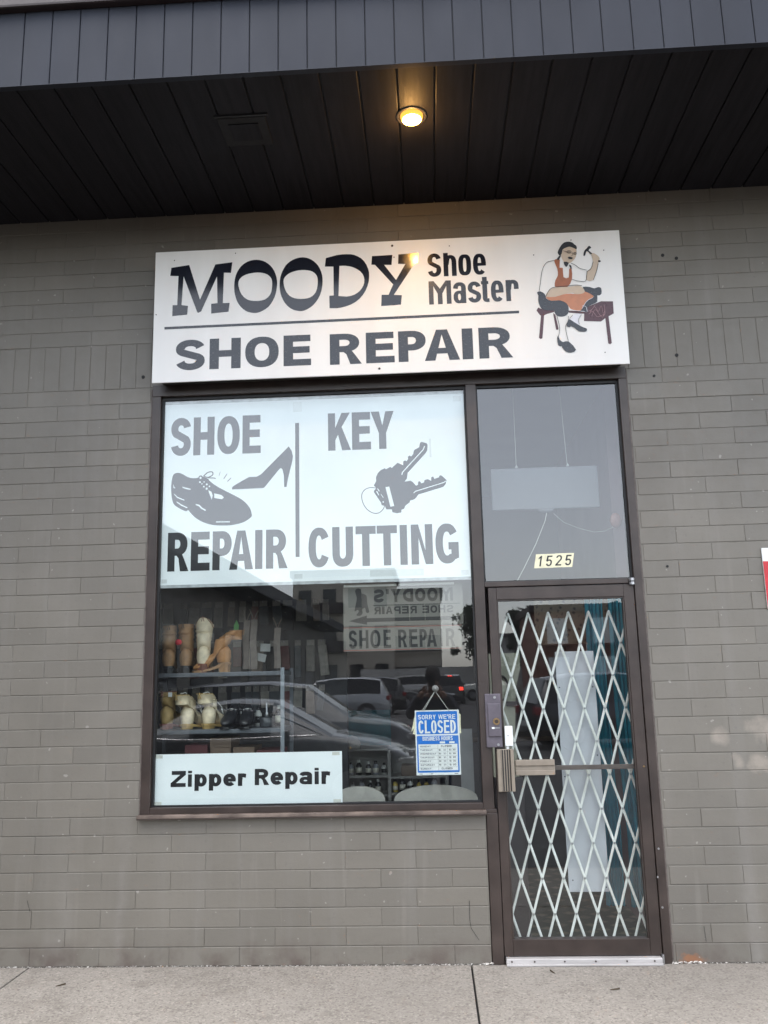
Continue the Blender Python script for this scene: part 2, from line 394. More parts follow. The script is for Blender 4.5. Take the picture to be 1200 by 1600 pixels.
def glyph(ch, w, h, tv, th, xh=0.75):
    """list of components, each [outline, hole, ...], origin at the baseline left"""
    X = h*xh
    if ch == 'O': return [[arc(w/2, h/2, w/2, h/2, 0, 350, 35), arc(w/2, h/2, w/2-tv, h/2-th, 0, 350, 35)]]
    if ch == '0': return [[arc(w/2, h/2, w/2, h/2, 0, 350, 23), arc(w/2, h/2, w/2-tv, h/2-th, 0, 350, 23)]]
    if ch == 'o': return [[arc(w/2, X/2, w/2, X/2, 0, 350, 35, 2.8), arc(w/2, X/2, w/2-tv, X/2-th, 0, 350, 35, 2.8)]]
    if ch == 'S': return [[s_shape(w, h, tv, th)]]
    if ch == 's': return [[s_shape(w, X, tv, th)]]
    if ch == 'H': return [[[(0,0),(tv,0),(tv,h/2-th/2),(w-tv,h/2-th/2),(w-tv,0),(w,0),(w,h),(w-tv,h),(w-tv,h/2+th/2),(tv,h/2+th/2),(tv,h),(0,h)]]]
    if ch == 'E':
        m0 = h*.52-th/2
        return [[[(0,0),(w,0),(w,th),(tv,th),(tv,m0),(w*.95,m0),(w*.95,m0+th),(tv,m0+th),(tv,h-th),(w*.98,h-th),(w*.98,h),(0,h)]]]
    if ch == 'F':
        m0 = h*.48-th/2
        return [[[(0,0),(tv,0),(tv,m0),(w*.9,m0),(w*.9,m0+th),(tv,m0+th),(tv,h-th),(w,h-th),(w,h),(0,h)]]]
    if ch == 'L': return [[[(0,0),(w,0),(w,th),(tv,th),(tv,h),(0,h)]]]
    if ch == 'I': return [[rect(0,0,w,h)]]
    if ch == 'T': return [[[(w/2-tv/2,0),(w/2+tv/2,0),(w/2+tv/2,h-th),(w,h-th),(w,h),(0,h),(0,h-th),(w/2-tv/2,h-th)]]]
    if ch == 'D': return [[bowl(0,0,w,h,w*.72), bowl(tv,th,w-tv,h-th,w*.72-tv)]]
    if ch == 'P':
        yb = h*.36
        return [[[(0,0),(tv,0)] + [(tv,yb)] + bowl(tv,yb,w,h,w*.52)[1:-1] + [(0,h)], bowl(tv,yb+th*.95,w-tv,h-th*.95,w*.52-tv)]]
    if ch == 'B':
        y2 = h*.5
        return [[bowl(0,0,w,y2+th*.3,w*.5), bowl(tv,th*.9,w-tv,y2-th*.35,w*.3)], [bowl(0,y2-th*.3,w*.95,h,w*.5), bowl(tv,y2+th*.4,w*.95-tv,h-th*.9,w*.3)]]
    if ch == 'R':
        yb = h*.40; rt = w*.93
        leg = [(tv*.9, yb+th*.1), (w*.40, yb+th*.1), (w*.52, yb-th*.35), (w-tv*1.18, 0), (w, 0), (w*.80, yb*.72), (w*.66, yb+th*.35), (tv*.9, yb+th*.7)]
        return [[[(0,0),(tv,0)] + [(tv,yb)] + bowl(tv,yb,rt,h,w*.48)[1:-1] + [(0,h)], bowl(tv,yb+th*.92,rt-tv,h-th*.92,w*.48-tv)], [leg]]
    if ch == 'A':
        a = w*.5-tv*.56; b = w*.5+tv*.56; bz = h*.22
        fx = lambda z: a*z/h            # outer left edge at height z
        ix = lambda z: tv*1.08 + (w*.5-tv*1.08)*z/(h*.86)
        return [[[(0,0),(tv*1.08,0),(ix(bz),bz),(w-ix(bz),bz),(w-tv*1.08,0),(w,0),(b,h),(a,h)], [(ix(bz+th*.85),bz+th*.85),(w-ix(bz+th*.85),bz+th*.85),(w/2,h*.84)]]]
    if ch == 'Y':
        return [[[(w/2-tv/2,0),(w/2+tv/2,0),(w/2+tv/2,h*.42),(w,h),(w-tv*1.15,h),(w/2,h*.62),(tv*1.15,h),(0,h),(w/2-tv/2,h*.42)]]]
    if ch == 'V': return [[[(w/2-tv*.55,0),(w/2+tv*.55,0),(w,h),(w-tv,h),(w/2,h*.25),(tv,h),(0,h)]]]
    if ch == 'W':
        q = w/4; t = tv*.9
        return [[[(q-t/2,0),(q+t/2,0),(w/2,h*.65),(3*q-t/2,0),(3*q+t/2,0),(w,h),(w-t,h),(3*q,h*.32),(w/2+t/2,h),(w/2-t/2,h),(q,h*.32),(t,h),(0,h)]]]
    if ch == 'K':
        return [[[(0,0),(tv,0),(tv,h*.27),(tv+w*.12,h*.42),(w-tv*1.22,0),(w,0),(w*.60,h*.62),(w*.97,h),(w-tv*1.25,h),(tv,h*.60),(tv,h),(0,h)]]]
    if ch == 'N': return [[[(0,0),(tv,0),(tv,h*.66),(w-tv,0),(w,0),(w,h),(w-tv,h),(w-tv,h*.34),(tv,h),(0,h)]]]
    if ch == 'M':
        return [[[(0,0),(tv,0),(tv,h*.78),(w/2-tv/2,h*.45),(w/2-tv/2,0),(w/2+tv/2,0),(w/2+tv/2,h*.45),(w-tv,h*.78),(w-tv,0),(w,0),(w,h),(w-tv*1.1,h),(w/2,h*.66),(tv*1.1,h),(0,h)]]]
    if ch == 'Z': return [[[(0,0),(w,0),(w,th),(tv*1.25,th),(w,h-th),(w,h),(w*.06,h),(w*.06,h-th),(w-tv*1.3,h-th),(0,th)]]]
    if ch == 'U':
        o_ = [(0,h),(0,w*.5)] + arc(w/2, h*.30, w/2, h*.30, 180, 360, 18) + [(w,h),(w-tv,h)] + arc(w/2, h*.30, w/2-tv, h*.30-th, 360, 180, 18) + [(tv,h)]
        return [[[(0,h)] + arc(w/2, h*.34, w/2, h*.34, 180, 360, 18) + [(w,h),(w-tv,h)] + arc(w/2, h*.34, w/2-tv, h*.34-th, 360, 180, 18) + [(tv,h)]]]
    if ch == 'C':
        return [[arc(w/2,h/2,w/2,h/2,28,332,30) + arc(w/2,h/2,w/2-tv,h/2-th,325,35,26)]]
    if ch == 'G':
        return [[arc(w/2,h/2,w/2,h/2,32,310,28) + [(w,h*.14),(w,h*.53),(w*.56,h*.53),(w*.56,h*.53-th*.9),(w-tv,h*.53-th*.9),(w-tv,h*.24)] + arc(w/2,h/2,w/2-tv,h/2-th,300,38,24)]]
    if ch == "'": return [[[(0,h*.62),(w*.8,h*.62),(w,h),(0,h)]]]
    if ch == ':': return [[rect(0,0,w,w)], [rect(0,h*.55,w,h*.55+w)]]
    if ch == '-': return [[rect(0,h*.4,w,h*.4+th)]]
    if ch == 'i': return [[rect(0,0,w,X)], [rect(0,h*.845,w,h)]]
    if ch == 'e':
        rx, ry = w/2, X/2; ix, iy = w/2-tv, X/2-th; pw = 2.5 if xh > .85 else 2.1; cut = th*.40; zc = X*.49
        band = arc(rx,ry,rx,ry,-4,316,32,pw) + arc(rx,ry,ix,iy,316,4,28,pw)
        return [[band], [rect(tv*.7, zc-cut, w*.985, zc+cut)]]
    if ch == 'h':
        a_ = [(tv*.6, X*.55)] + arc(w/2+tv*.1, X*.66, w/2-tv*.6, X*.34-th/2, 150, 0, 12) + [(w-tv/2, 0)]
        return [[rect(0,0,tv,h)], [stroke(a_, tv, th)]]
    if ch == 'r':
        a_ = [(tv*.6, X*.50)] + arc(w*.62, X*.62, w*.62-tv*.55, X*.38-th/2, 165, 62, 10) + [(w, X-th*.62)]
        if xh > .85: a_ = [(tv*.6, X*.55)] + arc(w/2+tv*.1, X*.72, w/2-tv*.6, X*.28-th/2, 150, 0, 12) + [(w-tv/2, X*.56)]
        return [[rect(0,0,tv,X)], [stroke(a_, tv, th)]]
    if ch == 'p':
        return [[rect(0,-h*.26,tv,X)], [arc(w*.54,X/2,w*.46,X/2,0,350,30,2.05), arc(w*.54,X/2,w*.46-tv,X/2-th*.9,0,350,30,2.0)]]
    if ch == 't':
        return [[stroke([(w*.46, h*1.08), (w*.46, th*1.2)] + arc(w*.46+tv*.5, th*1.1, tv*.5, th*.6, 180, 260, 5) + [(w, th*.5)], tv, th)], [rect(0, X-th*.85, w*.95, X)]]
    if ch == 'a':
        top = [(tv*.45, X*.70)] + arc(w/2, X*.72, w/2-tv*.5, X*.28-th/2, 165, 0, 14) + [(w-tv/2, 0)]
        return [[stroke(top, tv, th)], [arc(w*.47,X*.30,w*.47,X*.30,0,350,28), arc(w*.47,X*.30,w*.47-tv*.95,X*.30-th*.8,0,350,28)]]
    if ch == '1': return [[[(w*.42,0),(w*.42+tv,0),(w*.42+tv,h),(w*.42+tv*.3,h),(0,h*.80),(0,h*.66),(w*.42,h*.78)]]]
    if ch == '5':
        pts = [(w*.92,h-th/2),(w*.2,h-th/2)]
        b_ = [(tv*.55,h*.47)] + arc(w/2,h*.32,w/2-tv/2,h*.32-th/2,140,-165,20)
        return [[[(w*.08,h),(w*.95,h),(w*.95,h-th),(w*.08+tv,h-th),(w*.04+tv,h*.5),(0,h*.46)]], [stroke(b_, tv, th)]]
    if ch == '2':
        b_ = arc(w/2,h*.70,w/2-tv/2,h*.30-th/2,170,-25,16) + [(tv*.7,th*.9)]
        return [[stroke(b_, tv, th)], [rect(0,0,w,th)]]
    if ch == '3':
        return [[stroke(arc(w/2,h*.73,w/2-tv/2,h*.27-th/2,160,-90,14) , tv, th)], [stroke(arc(w/2,h*.28,w/2-tv/2,h*.28-th/2,90,-160,14), tv, th)]]
    if ch == '9':
        return [[arc(w/2,h*.66,w/2,h*.34,0,345,20), arc(w/2,h*.66,w/2-tv,h*.34-th,0,345,20)], [stroke([(w-tv/2,h*.66),(w-tv/2,h*.35)] + arc(w/2,h*.3,w/2-tv/2,h*.3-th/2,0,-150,10), tv, th)]]
    return []
def put(mb, comps, x, z, y, shear=0.0, mirror=False, w=0.0):
    for k, comp in enumerate(comps):
        cs = []
        for c in comp:
            cs.append([((x + (w - px if mirror else px) + shear*pz), z + pz) for px, pz in c])
        mb.flat(cs, y - k*0.00025)
def put_word(mb, data, y, tv, th, xh=0.75):
    """data: ([(char, left mm, right mm)...], baseline mm, cap mm)"""
    chars, zb, zt = data; h = (zt - zb)/1000
    for ch, l, r_ in chars:
        w = (r_ - l)/1000
        put(mb, glyph(ch, w, h, tv if ch != 'I' else w, th, xh), l/1000, zb/1000, y)
ADV = {'I': .32, ' ': .38, "'": .25, 'W': 1.25, 'M': 1.1, '1': .6, ':': .30, 'i': .3}
def put_text(mb, s, x, z, width, h, y, tv, th, mirror=False, xh=.75):
    """set a line of capitals to a given width"""
    tot = sum(ADV.get(c, .85) for c in s) + .16*(len(s)-1); k = width/tot; cx = 0.0
    for c in s:
        w = ADV.get(c, .85)*k
        if c != ' ':
            if mirror: put(mb, glyph(c, w, h, min(tv, w), th, xh), x + width - cx - w, z, y, mirror=True, w=w)
            else: put(mb, glyph(c, w, h, min(tv, w), th, xh), x + cx, z, y)
        cx += w + .16*k
def mm(c): return [(a/1000, b/1000) for a, b in c]
def smooth(c, k=3):
    """closed Catmull-Rom"""
    n = len(c); o = []
    for i in range(n):
        p0, p1, p2, p3 = c[i-1], c[i], c[(i+1) % n], c[(i+2) % n]
        for j in range(k):
            t = j/k
            o.append(tuple(0.5*((2*p1[d]) + (-p0[d]+p2[d])*t + (2*p0[d]-5*p1[d]+4*p2[d]-p3[d])*t*t + (-p0[d]+3*p1[d]-3*p2[d]+p3[d])*t**3) for d in (0, 1)))
    return o
def open_smooth(c, k=4):
    if len(c) < 3: return c
    e = [(2*c[0][0]-c[1][0], 2*c[0][1]-c[1][1])] + list(c) + [(2*c[-1][0]-c[-2][0], 2*c[-1][1]-c[-2][1])]; o = []
    for i in range(1, len(e)-2):
        p0, p1, p2, p3 = e[i-1], e[i], e[i+1], e[i+2]
        for j in range(k):
            t = j/k
            o.append(tuple(0.5*((2*p1[d]) + (-p0[d]+p2[d])*t + (2*p0[d]-5*p1[d]+4*p2[d]-p3[d])*t*t + (-p0[d]+3*p1[d]-3*p2[d]+p3[d])*t**3) for d in (0, 1)))
    return o + [c[-1]]

# outlines of the painted artwork, millimetres on the wall (x, z)
MOODY = [(0,[[(-1269,4220),(-1152,4234),(-1077,3989),(-981,4229),(-870,4239),(-878,4165),(-924,4169),(-929,3959),(-884,3959),(-891,3899),(-1003,3892),(-1004,3958),(-963,3961),(-969,4145),(-1068,3910),(-1088,3900),(-1094,3907),(-1187,4156),(-1197,3958),(-1154,3951),(-1158,3892),(-1255,3886),(-1254,3961),(-1224,3959),(-1221,4160),(-1275,4164)]]),(1,[[(-711,4248),(-654,4230),(-607,4183),(-582,4118),(-580,4052),(-596,3981),(-634,3920),(-688,3888),(-729,3883),(-781,3900),(-825,3946),(-850,4010),(-856,4077),(-846,4148),(-815,4205),(-768,4239)],[(-690,4158),(-643,4143),(-614,4109),(-611,4059),(-622,4005),(-658,3971),(-714,3964),(-769,3976),(-808,4014),(-828,4070),(-824,4114),(-793,4143),(-742,4157)]]),(1,[[(-415,4250),(-358,4232),(-312,4185),(-288,4120),(-287,4054),(-304,3981),(-345,3920),(-396,3887),(-437,3882),(-488,3900),(-529,3943),(-556,4007),(-562,4076),(-552,4139),(-521,4201),(-474,4237)],[(-400,4161),(-351,4148),(-322,4116),(-317,4066),(-329,4007),(-365,3972),(-426,3964),(-483,3978),(-519,4016),(-536,4072),(-532,4113),(-500,4143),(-451,4159)]]),(0,[[(-263,4237),(-229,4245),(-191,4254),(-160,4257),(-130,4257),(-102,4255),(-81,4250),(-59,4239),(-37,4225),(-18,4204),(-2,4176),(8,4149),(13,4123),(13,4093),(10,4064),(2,4033),(-11,4001),(-30,3971),(-53,3945),(-79,3925),(-108,3910),(-138,3900),(-168,3893),(-195,3890),(-243,3892),(-243,3977),(-215,3977),(-215,4175),(-270,4178)],[(-176,4178),(-156,4178),(-137,4177),(-115,4173),(-93,4166),(-73,4156),(-55,4144),(-40,4130),(-28,4113),(-21,4095),(-18,4077),(-19,4057),(-24,4037),(-34,4019),(-46,4003),(-64,3987),(-85,3976),(-109,3968),(-134,3966),(-185,3972)]]),(0,[[(34,4235),(165,4237),(158,4168),(110,4171),(184,4063),(246,4170),(200,4173),(203,4238),(333,4243),(325,4170),(303,4167),(167,3963),(218,3958),(211,3895),(86,3891),(90,3967),(134,3965),(165,4034),(52,4174),(29,4176)]])]
RULE = [(-1304,3814),(949,3819),(948,3802),(-1303,3797)]
W_SHOE = ([('S',-1226,-1039),('H',-1009,-810),('O',-781,-568),('E',-537,-363)],3517,3720)
W_REPAIR = ([('R',-244,-44),('E',-16,162),('P',187,359),('A',350,569),('I',585,652),('R',689,897)],3513,3716)
W_Shoe = ([('S',387,473),('h',488,570),('o',582,663),('e',675,757)],4073,4233)
W_Master = ([('M',389,530),('a',544,623),('s',635,717),('t',720,768),('e',780,859),('r',874,954)],3886,4044)
P_SHOE = ([('S',-1296,-1167),('H',-1150,-1014),('O',-995,-850),('E',-832,-714)],3007,3260)
P_REPAIR = ([('R',-1300,-1165),('E',-1152,-1032),('P',-1015,-894),('A',-909,-759),('I',-746,-700),('R',-678,-542)],2263,2509)
P_KEY = ([('K',-281,-136),('E',-128,-8),('Y',-7,140)],3005,3252)
P_CUTTING = ([('C',-411,-279),('U',-262,-132),('T',-116,10),('T',16,142),('I',159,204),('N',228,361),('G',378,520)],2262,2512)
Z_ZIPPER = ([('Z',-1246,-1155),('i',-1142,-1118),('p',-1102,-1028),('p',-1015,-940),('e',-929,-853),('r',-841,-792)],972,1064)
Z_REPAIR = ([('R',-740,-653),('e',-646,-570),('p',-558,-484),('a',-473,-398),('i',-383,-358),('r',-342,-291)],975,1068)
B_SHOE = ([('S',-173,-123),('H',-108,-52),('O',-40,22),('E',41,86)],1761,1872)
B_REPAIR = ([('R',131,185),('E',199,249),('P',262,306),('A',306,367),('I',391,402),('R',422,478)],1762,1870)
SHOE_DARK = [[(-1287,2829),(-1282,2865),(-1272,2888),(-1250,2896),(-1221,2889),(-1185,2867),(-1148,2857),(-1116,2859),(-1109,2870),(-1094,2873),(-1086,2866),(-1051,2850),(-1043,2838),(-1007,2808),(-956,2777),(-877,2734),(-834,2708),(-801,2678),(-778,2645),(-770,2616),(-770,2596),(-804,2570),(-846,2554),(-903,2545),(-960,2545),(-1024,2552),(-1082,2572),(-1129,2602),(-1162,2636),(-1175,2651),(-1187,2644),(-1209,2652),(-1249,2675),(-1271,2697),(-1280,2727),(-1285,2756),(-1288,2800)],[(-897,2786),(-887,2797),(-835,2827),(-787,2852),(-738,2852),(-711,2867),(-534,3043),(-516,3015),(-507,2978),(-512,2942),(-530,2870),(-541,2825),(-548,2779),(-563,2779),(-565,2853),(-574,2894),(-583,2903),(-592,2899),(-689,2781),(-698,2777),(-895,2775)]]
SHOE_LINES = [(9,[(-1081,2867),(-1055,2890),(-1033,2895),(-1021,2889),(-1022,2874),(-1037,2864),(-1054,2859),(-1076,2865)]),(8,[(-1051,2855),(-1018,2854),(-1002,2850)]),(4,[(-981,2868),(-972,2893)]),(6,[(-950,2846),(-929,2878)]),(6,[(-926,2828),(-903,2850)])]
SHOE_LIGHT = [[(-1275,2825),(-1268,2803),(-1259,2795),(-1272,2797)],[(-1217,2804),(-1190,2796),(-1161,2788),(-1163,2782),(-1190,2787),(-1214,2797)],[(-1269,2761),(-1243,2738),(-1199,2718),(-1203,2713),(-1246,2731),(-1267,2754)],[(-1251,2710),(-1217,2688),(-1180,2669),(-1182,2663),(-1220,2680),(-1249,2702)],[(-1128,2689),(-1105,2684),(-1083,2662),(-1060,2648),(-1065,2642),(-1090,2655),(-1109,2674),(-1127,2681)],[(-1048,2775),(-1028,2765),(-1019,2739),(-1026,2712),(-1031,2729),(-1046,2766)],[(-1010,2754),(-963,2741),(-948,2726),(-959,2714),(-1009,2723)],[(-996,2572),(-907,2570),(-907,2564),(-996,2566)],[(-1092,2857),(-1094,2852),(-1099,2850),(-1104,2852),(-1106,2857),(-1104,2863),(-1099,2865),(-1094,2862)],[(-1097,2829),(-1099,2825),(-1103,2824),(-1107,2826),(-1109,2830),(-1107,2834),(-1103,2835),(-1099,2834)],[(-1085,2818),(-1087,2815),(-1090,2814),(-1093,2815),(-1094,2818),(-1093,2821),(-1090,2823),(-1087,2821)],[(-1071,2830),(-1073,2827),(-1076,2826),(-1079,2827),(-1080,2830),(-1079,2833),(-1076,2834),(-1073,2833)],[(-1071,2799),(-1073,2795),(-1077,2794),(-1081,2796),(-1083,2800),(-1081,2804),(-1077,2805),(-1073,2803)],[(-1052,2813),(-1054,2809),(-1059,2807),(-1063,2809),(-1065,2814),(-1063,2818),(-1059,2820),(-1054,2818)],[(-1052,2786),(-1054,2780),(-1059,2778),(-1064,2781),(-1066,2786),(-1064,2791),(-1059,2793),(-1054,2791)],[(-1036,2799),(-1037,2795),(-1041,2794),(-1045,2796),(-1047,2800),(-1045,2804),(-1041,2806),(-1037,2804)]]
KEY_DARK = [[(18,2819),(30,2847),(50,2867),(76,2878),(83,2871),(111,2886),(119,2878),(157,2911),(192,2893),(194,2919),(206,2924),(213,2918),(224,2931),(223,2947),(234,2955),(244,2948),(257,2963),(263,2989),(296,3006),(303,3036),(313,3041),(343,3032),(350,3020),(346,2983),(335,2966),(219,2843),(213,2807),(198,2787),(235,2792),(247,2785),(269,2759),(281,2763),(283,2784),(295,2786),(302,2773),(319,2777),(324,2793),(343,2798),(365,2786),(366,2809),(378,2814),(385,2798),(413,2807),(419,2820),(431,2818),(461,2788),(454,2762),(438,2745),(282,2702),(267,2682),(256,2672),(229,2665),(226,2653),(198,2633),(190,2613),(174,2609),(172,2591),(144,2587),(117,2594),(114,2613),(80,2614),(71,2635),(50,2643),(48,2656),(3,2728),(7,2739),(20,2752),(4,2769),(20,2798)]]
KEY_LINES = [(5,[(20,2752),(-20,2756),(-53,2744),(-72,2714),(-70,2673),(-55,2637),(-30,2608),(4,2591),(34,2594),(57,2613),(69,2635)])]
KEY_LIGHT_LINES = [(6,[(182,2831),(186,2847),(321,2990),(331,3013)]),(5,[(253,2712),(265,2723),(444,2773),(456,2783)]),(3,[(48,2711),(62,2689)])]
KEY_LIGHT = [[(77,2756),(101,2759),(129,2633),(105,2630)],[(25,2748),(30,2749),(40,2731),(35,2729)],[(18,2731),(25,2732),(37,2705),(31,2706)],[(56,2664),(62,2667),(66,2659),(59,2657)]]
COB_FILL = [('maroon',[(1057,3815),(1068,3834),(1091,3823),(1123,3812),(1165,3810),(1167,3800),(1122,3789),(1097,3779),(1077,3782)]),('maroon',[(1255,3804),(1315,3798),(1324,3793),(1368,3789),(1353,3780),(1323,3781),(1254,3792)]),('maroon',[(1083,3782),(1102,3781),(1083,3629),(1071,3625),(1062,3633)]),('maroon',[(1158,3793),(1172,3781),(1186,3688),(1182,3680),(1170,3682)]),('maroon',[(1345,3731),(1350,3785),(1368,3791),(1374,3825),(1459,3857),(1532,3853),(1531,3773),(1477,3744),(1449,3723)]),('maroon',[(1477,3744),(1498,3756),(1505,3579),(1494,3571),(1483,3578)]),('slate',[(1066,3934),(1086,3942),(1112,3925),(1120,3905),(1122,3892),(1151,3875),(1204,3875),(1239,3864),(1255,3834),(1254,3796),(1240,3774),(1210,3766),(1180,3774),(1167,3800),(1165,3810),(1123,3812),(1091,3823),(1075,3853),(1071,3888),(1074,3914)]),('slate',[(1353,3958),(1394,3956),(1423,3945),(1448,3952),(1466,3943),(1465,3908),(1450,3896),(1438,3896),(1435,3855),(1407,3840),(1373,3822),(1368,3791),(1324,3793),(1315,3796),(1337,3811),(1357,3842),(1376,3864),(1412,3885),(1413,3897),(1362,3926)]),('salmon',[(1122,3902),(1176,3899),(1225,3913),(1273,3917),(1308,3912),(1344,3920),(1368,3925),(1413,3897),(1407,3882),(1376,3864),(1357,3842),(1337,3811),(1315,3796),(1266,3818),(1245,3854),(1204,3875),(1151,3875),(1128,3889)]),('rust',[(1185,4146),(1212,4154),(1222,4147),(1217,4095),(1237,4091),(1237,4030),(1270,4026),(1276,4082),(1291,4081),(1289,4013),(1258,3963),(1204,3962),(1179,3970),(1186,4012),(1203,4043),(1202,4089)]),('skin',[(1120,3905),(1136,3937),(1162,3958),(1210,3964),(1269,3962),(1312,3968),(1341,3962),(1360,3939),(1359,3919),(1332,3911),(1302,3912),(1285,3923),(1237,3916),(1176,3899)]),('skin',[(1418,4180),(1437,4182),(1462,4161),(1470,4141),(1458,4109),(1446,4064),(1421,4001),(1378,4002),(1386,4057),(1409,4079),(1427,4123),(1423,4156)]),('skin',[(1243,4215),(1262,4227),(1287,4234),(1310,4225),(1329,4214),(1328,4181),(1318,4155),(1302,4136),(1280,4121),(1256,4126),(1239,4146),(1232,4173),(1234,4189)]),('ink',[(1212,4203),(1223,4226),(1240,4251),(1258,4265),(1283,4269),(1307,4262),(1318,4249),(1331,4237),(1331,4214),(1310,4225),(1287,4234),(1262,4227),(1243,4215),(1236,4189),(1223,4176),(1213,4190)]),('ink',[(1244,4133),(1277,4125),(1257,4096)]),('ink',[(1223,4178),(1230,4173),(1214,4146),(1203,4154)]),('ink',[(1276,4112),(1290,4104),(1291,4081),(1283,4088)]),('ink',[(1370,4169),(1378,4201),(1394,4217),(1410,4234),(1423,4219),(1412,4213),(1406,4200),(1425,4182),(1416,4175),(1400,4196),(1389,4194),(1380,4168)]),('ink',[(1463,4133),(1476,4127),(1470,4119),(1459,4122)]),('ink',[(1271,4161),(1285,4165),(1306,4155),(1287,4150)]),('slate',[(1173,3625),(1181,3639),(1188,3615),(1208,3598),(1241,3601),(1284,3544),(1251,3527),(1219,3537),(1200,3564),(1198,3573),(1177,3578)]),('lav',[(1294,3781),(1332,3773),(1309,3742),(1312,3704),(1261,3741),(1265,3751)]),('slate',[(1236,3711),(1250,3744),(1264,3741),(1312,3704),(1341,3687),(1359,3677),(1351,3661),(1307,3666),(1282,3690),(1262,3700),(1252,3693),(1238,3701)])]
COB_LINES = [('ink',3,[(1185,4144),(1142,4135),(1116,4103),(1102,4062),(1091,3997),(1080,3943)]),('ink',3,[(1289,4121),(1315,4106),(1343,4082),(1384,4068)]),('ink',3,[(1290,4010),(1326,3998),(1373,3996),(1385,4060)]),('ink',3,[(1120,3905),(1149,3952),(1192,3965),(1264,3969),(1312,3972),(1347,3965)]),('ink',3,[(1382,4057),(1412,4079),(1428,4123)]),('ink',3,[(1458,4109),(1446,4064),(1421,4001)]),('ink',3,[(1251,3767),(1246,3733),(1230,3702),(1230,3664),(1240,3603)]),('ink',3,[(1180,3771),(1191,3703),(1189,3665),(1181,3634)]),('ink',3,[(1268,4198),(1276,4206),(1288,4205),(1295,4197),(1287,4190),(1275,4190),(1268,4198)]),('ink',3,[(1309,4185),(1315,4192),(1324,4190),(1327,4183),(1320,4177),(1313,4179),(1309,4185)]),('ink',2,[(1243,4208),(1268,4198)]),('ink',2,[(1301,4192),(1304,4174),(1293,4170)]),('ink',3,[(1272,4150),(1299,4148)]),('ink',4,[(1277,4198),(1286,4197)]),('ink',4,[(1315,4185),(1321,4184)]),('ink',2,[(1278,3773),(1256,3748)]),('ink',2,[(1332,3773),(1312,3742),(1314,3707)]),('lav',3,[(1341,3830),(1362,3823),(1368,3791)]),('lav',3,[(1337,3811),(1357,3842),(1376,3864),(1410,3881)]),('lav',3,[(1257,3809),(1301,3800),(1353,3791)]),('pink',2,[(1383,3784),(1415,3820),(1436,3787),(1456,3825),(1465,3773)]),('pink',2,[(1393,3758),(1419,3801),(1457,3748),(1478,3798)]),('pink',2,[(1376,3771),(1401,3789),(1428,3753),(1470,3767)]),('pink',2,[(1475,3830),(1476,3773),(1463,3754)]),('pink',2,[(1421,3833),(1396,3802),(1371,3790)])]

# ================================================================== SETTING
SOF = 4.660            # height of the soffit
FAS = -1.340           # fascia plane
# ground, kerb, pavement
g = MB().box(-250, -400, -0.42, 250, 30, -0.152); tag(g.build('ground', M['asphalt']), kind='structure')
lot = MB().box(-60, -90, -0.15, 60, -2.35, -0.128); tag(lot.build('parking_lot', M['asphalt']), kind='structure')
pave = empty('sidewalk', (0, 0, 0)); tag(pave, kind='structure')
MB().box(-12, -2.2, -0.14, 12, 0.02, -0.022).build('slab_bed', M['black'], pave)
joints = [-12 + 0.0, -9.62, -7.09, -4.56, -2.03, 0.497, 3.03, 5.56, 8.09, 12]
for i in range(len(joints)-1):
    for (ya, yb) in ((-1.14, -0.001), (-2.2, -1.15)):
        MB().box(joints[i]+.005, ya, -0.10, joints[i+1]-.005, yb, -0.0005 - .0015*random.random(), .006).build('slab', M['concrete'], pave)
kerb = MB().box(-12, -2.36, -0.3, 12, -2.21, -0.002, .02); tag(kerb.build('kerb', M['concrete']), kind='structure')
M['line'] = pm('road_line', (0.62, 0.62, 0.60), .8, 0, .2, 8)
mk = empty('bay_markings', (0, 0, 0)); tag(mk, kind='structure')
for i in range(14):
    MB().box(-4.9, -5.45 - i*2.75, -0.1275, -0.2, -5.35 - i*2.75, -0.124).build('painted_line', M['line'], mk)

# ------------------------------------------------------------------ brick wall
BW, CH = 0.4064, 0.1016
OPEN = [(-1.412, 0.625, 0.806, 3.470), (0.612, 1.607, -0.1, 3.470)]   # x0,x1,z0,z1
wall = empty('brick_wall', (0, 0, 0), 'grey painted brick wall of long thin bricks round the shop front', 'wall')
XL, XR, ZT = -7.05, 6.2, SOF + 0.2
core = MB()       # mortar bed, cut round the opening
MY = 0.0033
core.box(XL, MY, -0.05, -1.412, .20, ZT); core.box(1.607, MY, -0.05, XR, .20, ZT)
core.box(-1.412, MY, 3.470, 1.607, .20, ZT); core.box(-1.412, MY, -.05, .612, .20, .806)
core.build('mortar', M['wall'], wall)
def brick_mesh(w, h, key=[{}]):
    k = (round(w, 4), round(h, 4))
    if k not in key[0]:
        b = 0.0026; rings = []
        for i, (ins, y) in enumerate(((0, .016), (0, b), (b*.35, b*.35), (b, 0))):
            a, c = w/2-ins, h/2-ins
            rings.append([(-a, y, -c), (a, y, -c), (a, y, c), (-a, y, c)])
        q = MB(); q.loft(rings, False, True, 0, (False, True)); key[0][k] = q.mesh('brick', M['wall'])
    return key[0][k]
cells = []
def cut(x0, x1, z0, z1):
    """free intervals of a course outside the openings"""
    iv = [(x0, x1)]
    zc = (z0+z1)/2
    for a, b, c, d in OPEN:
        if c < zc < d:
            iv = [p for u, v in iv for p in ((u, min(v, a)), (max(u, b), v)) if p[1]-p[0] > .02]
    return iv
k = 0; z = 0.0
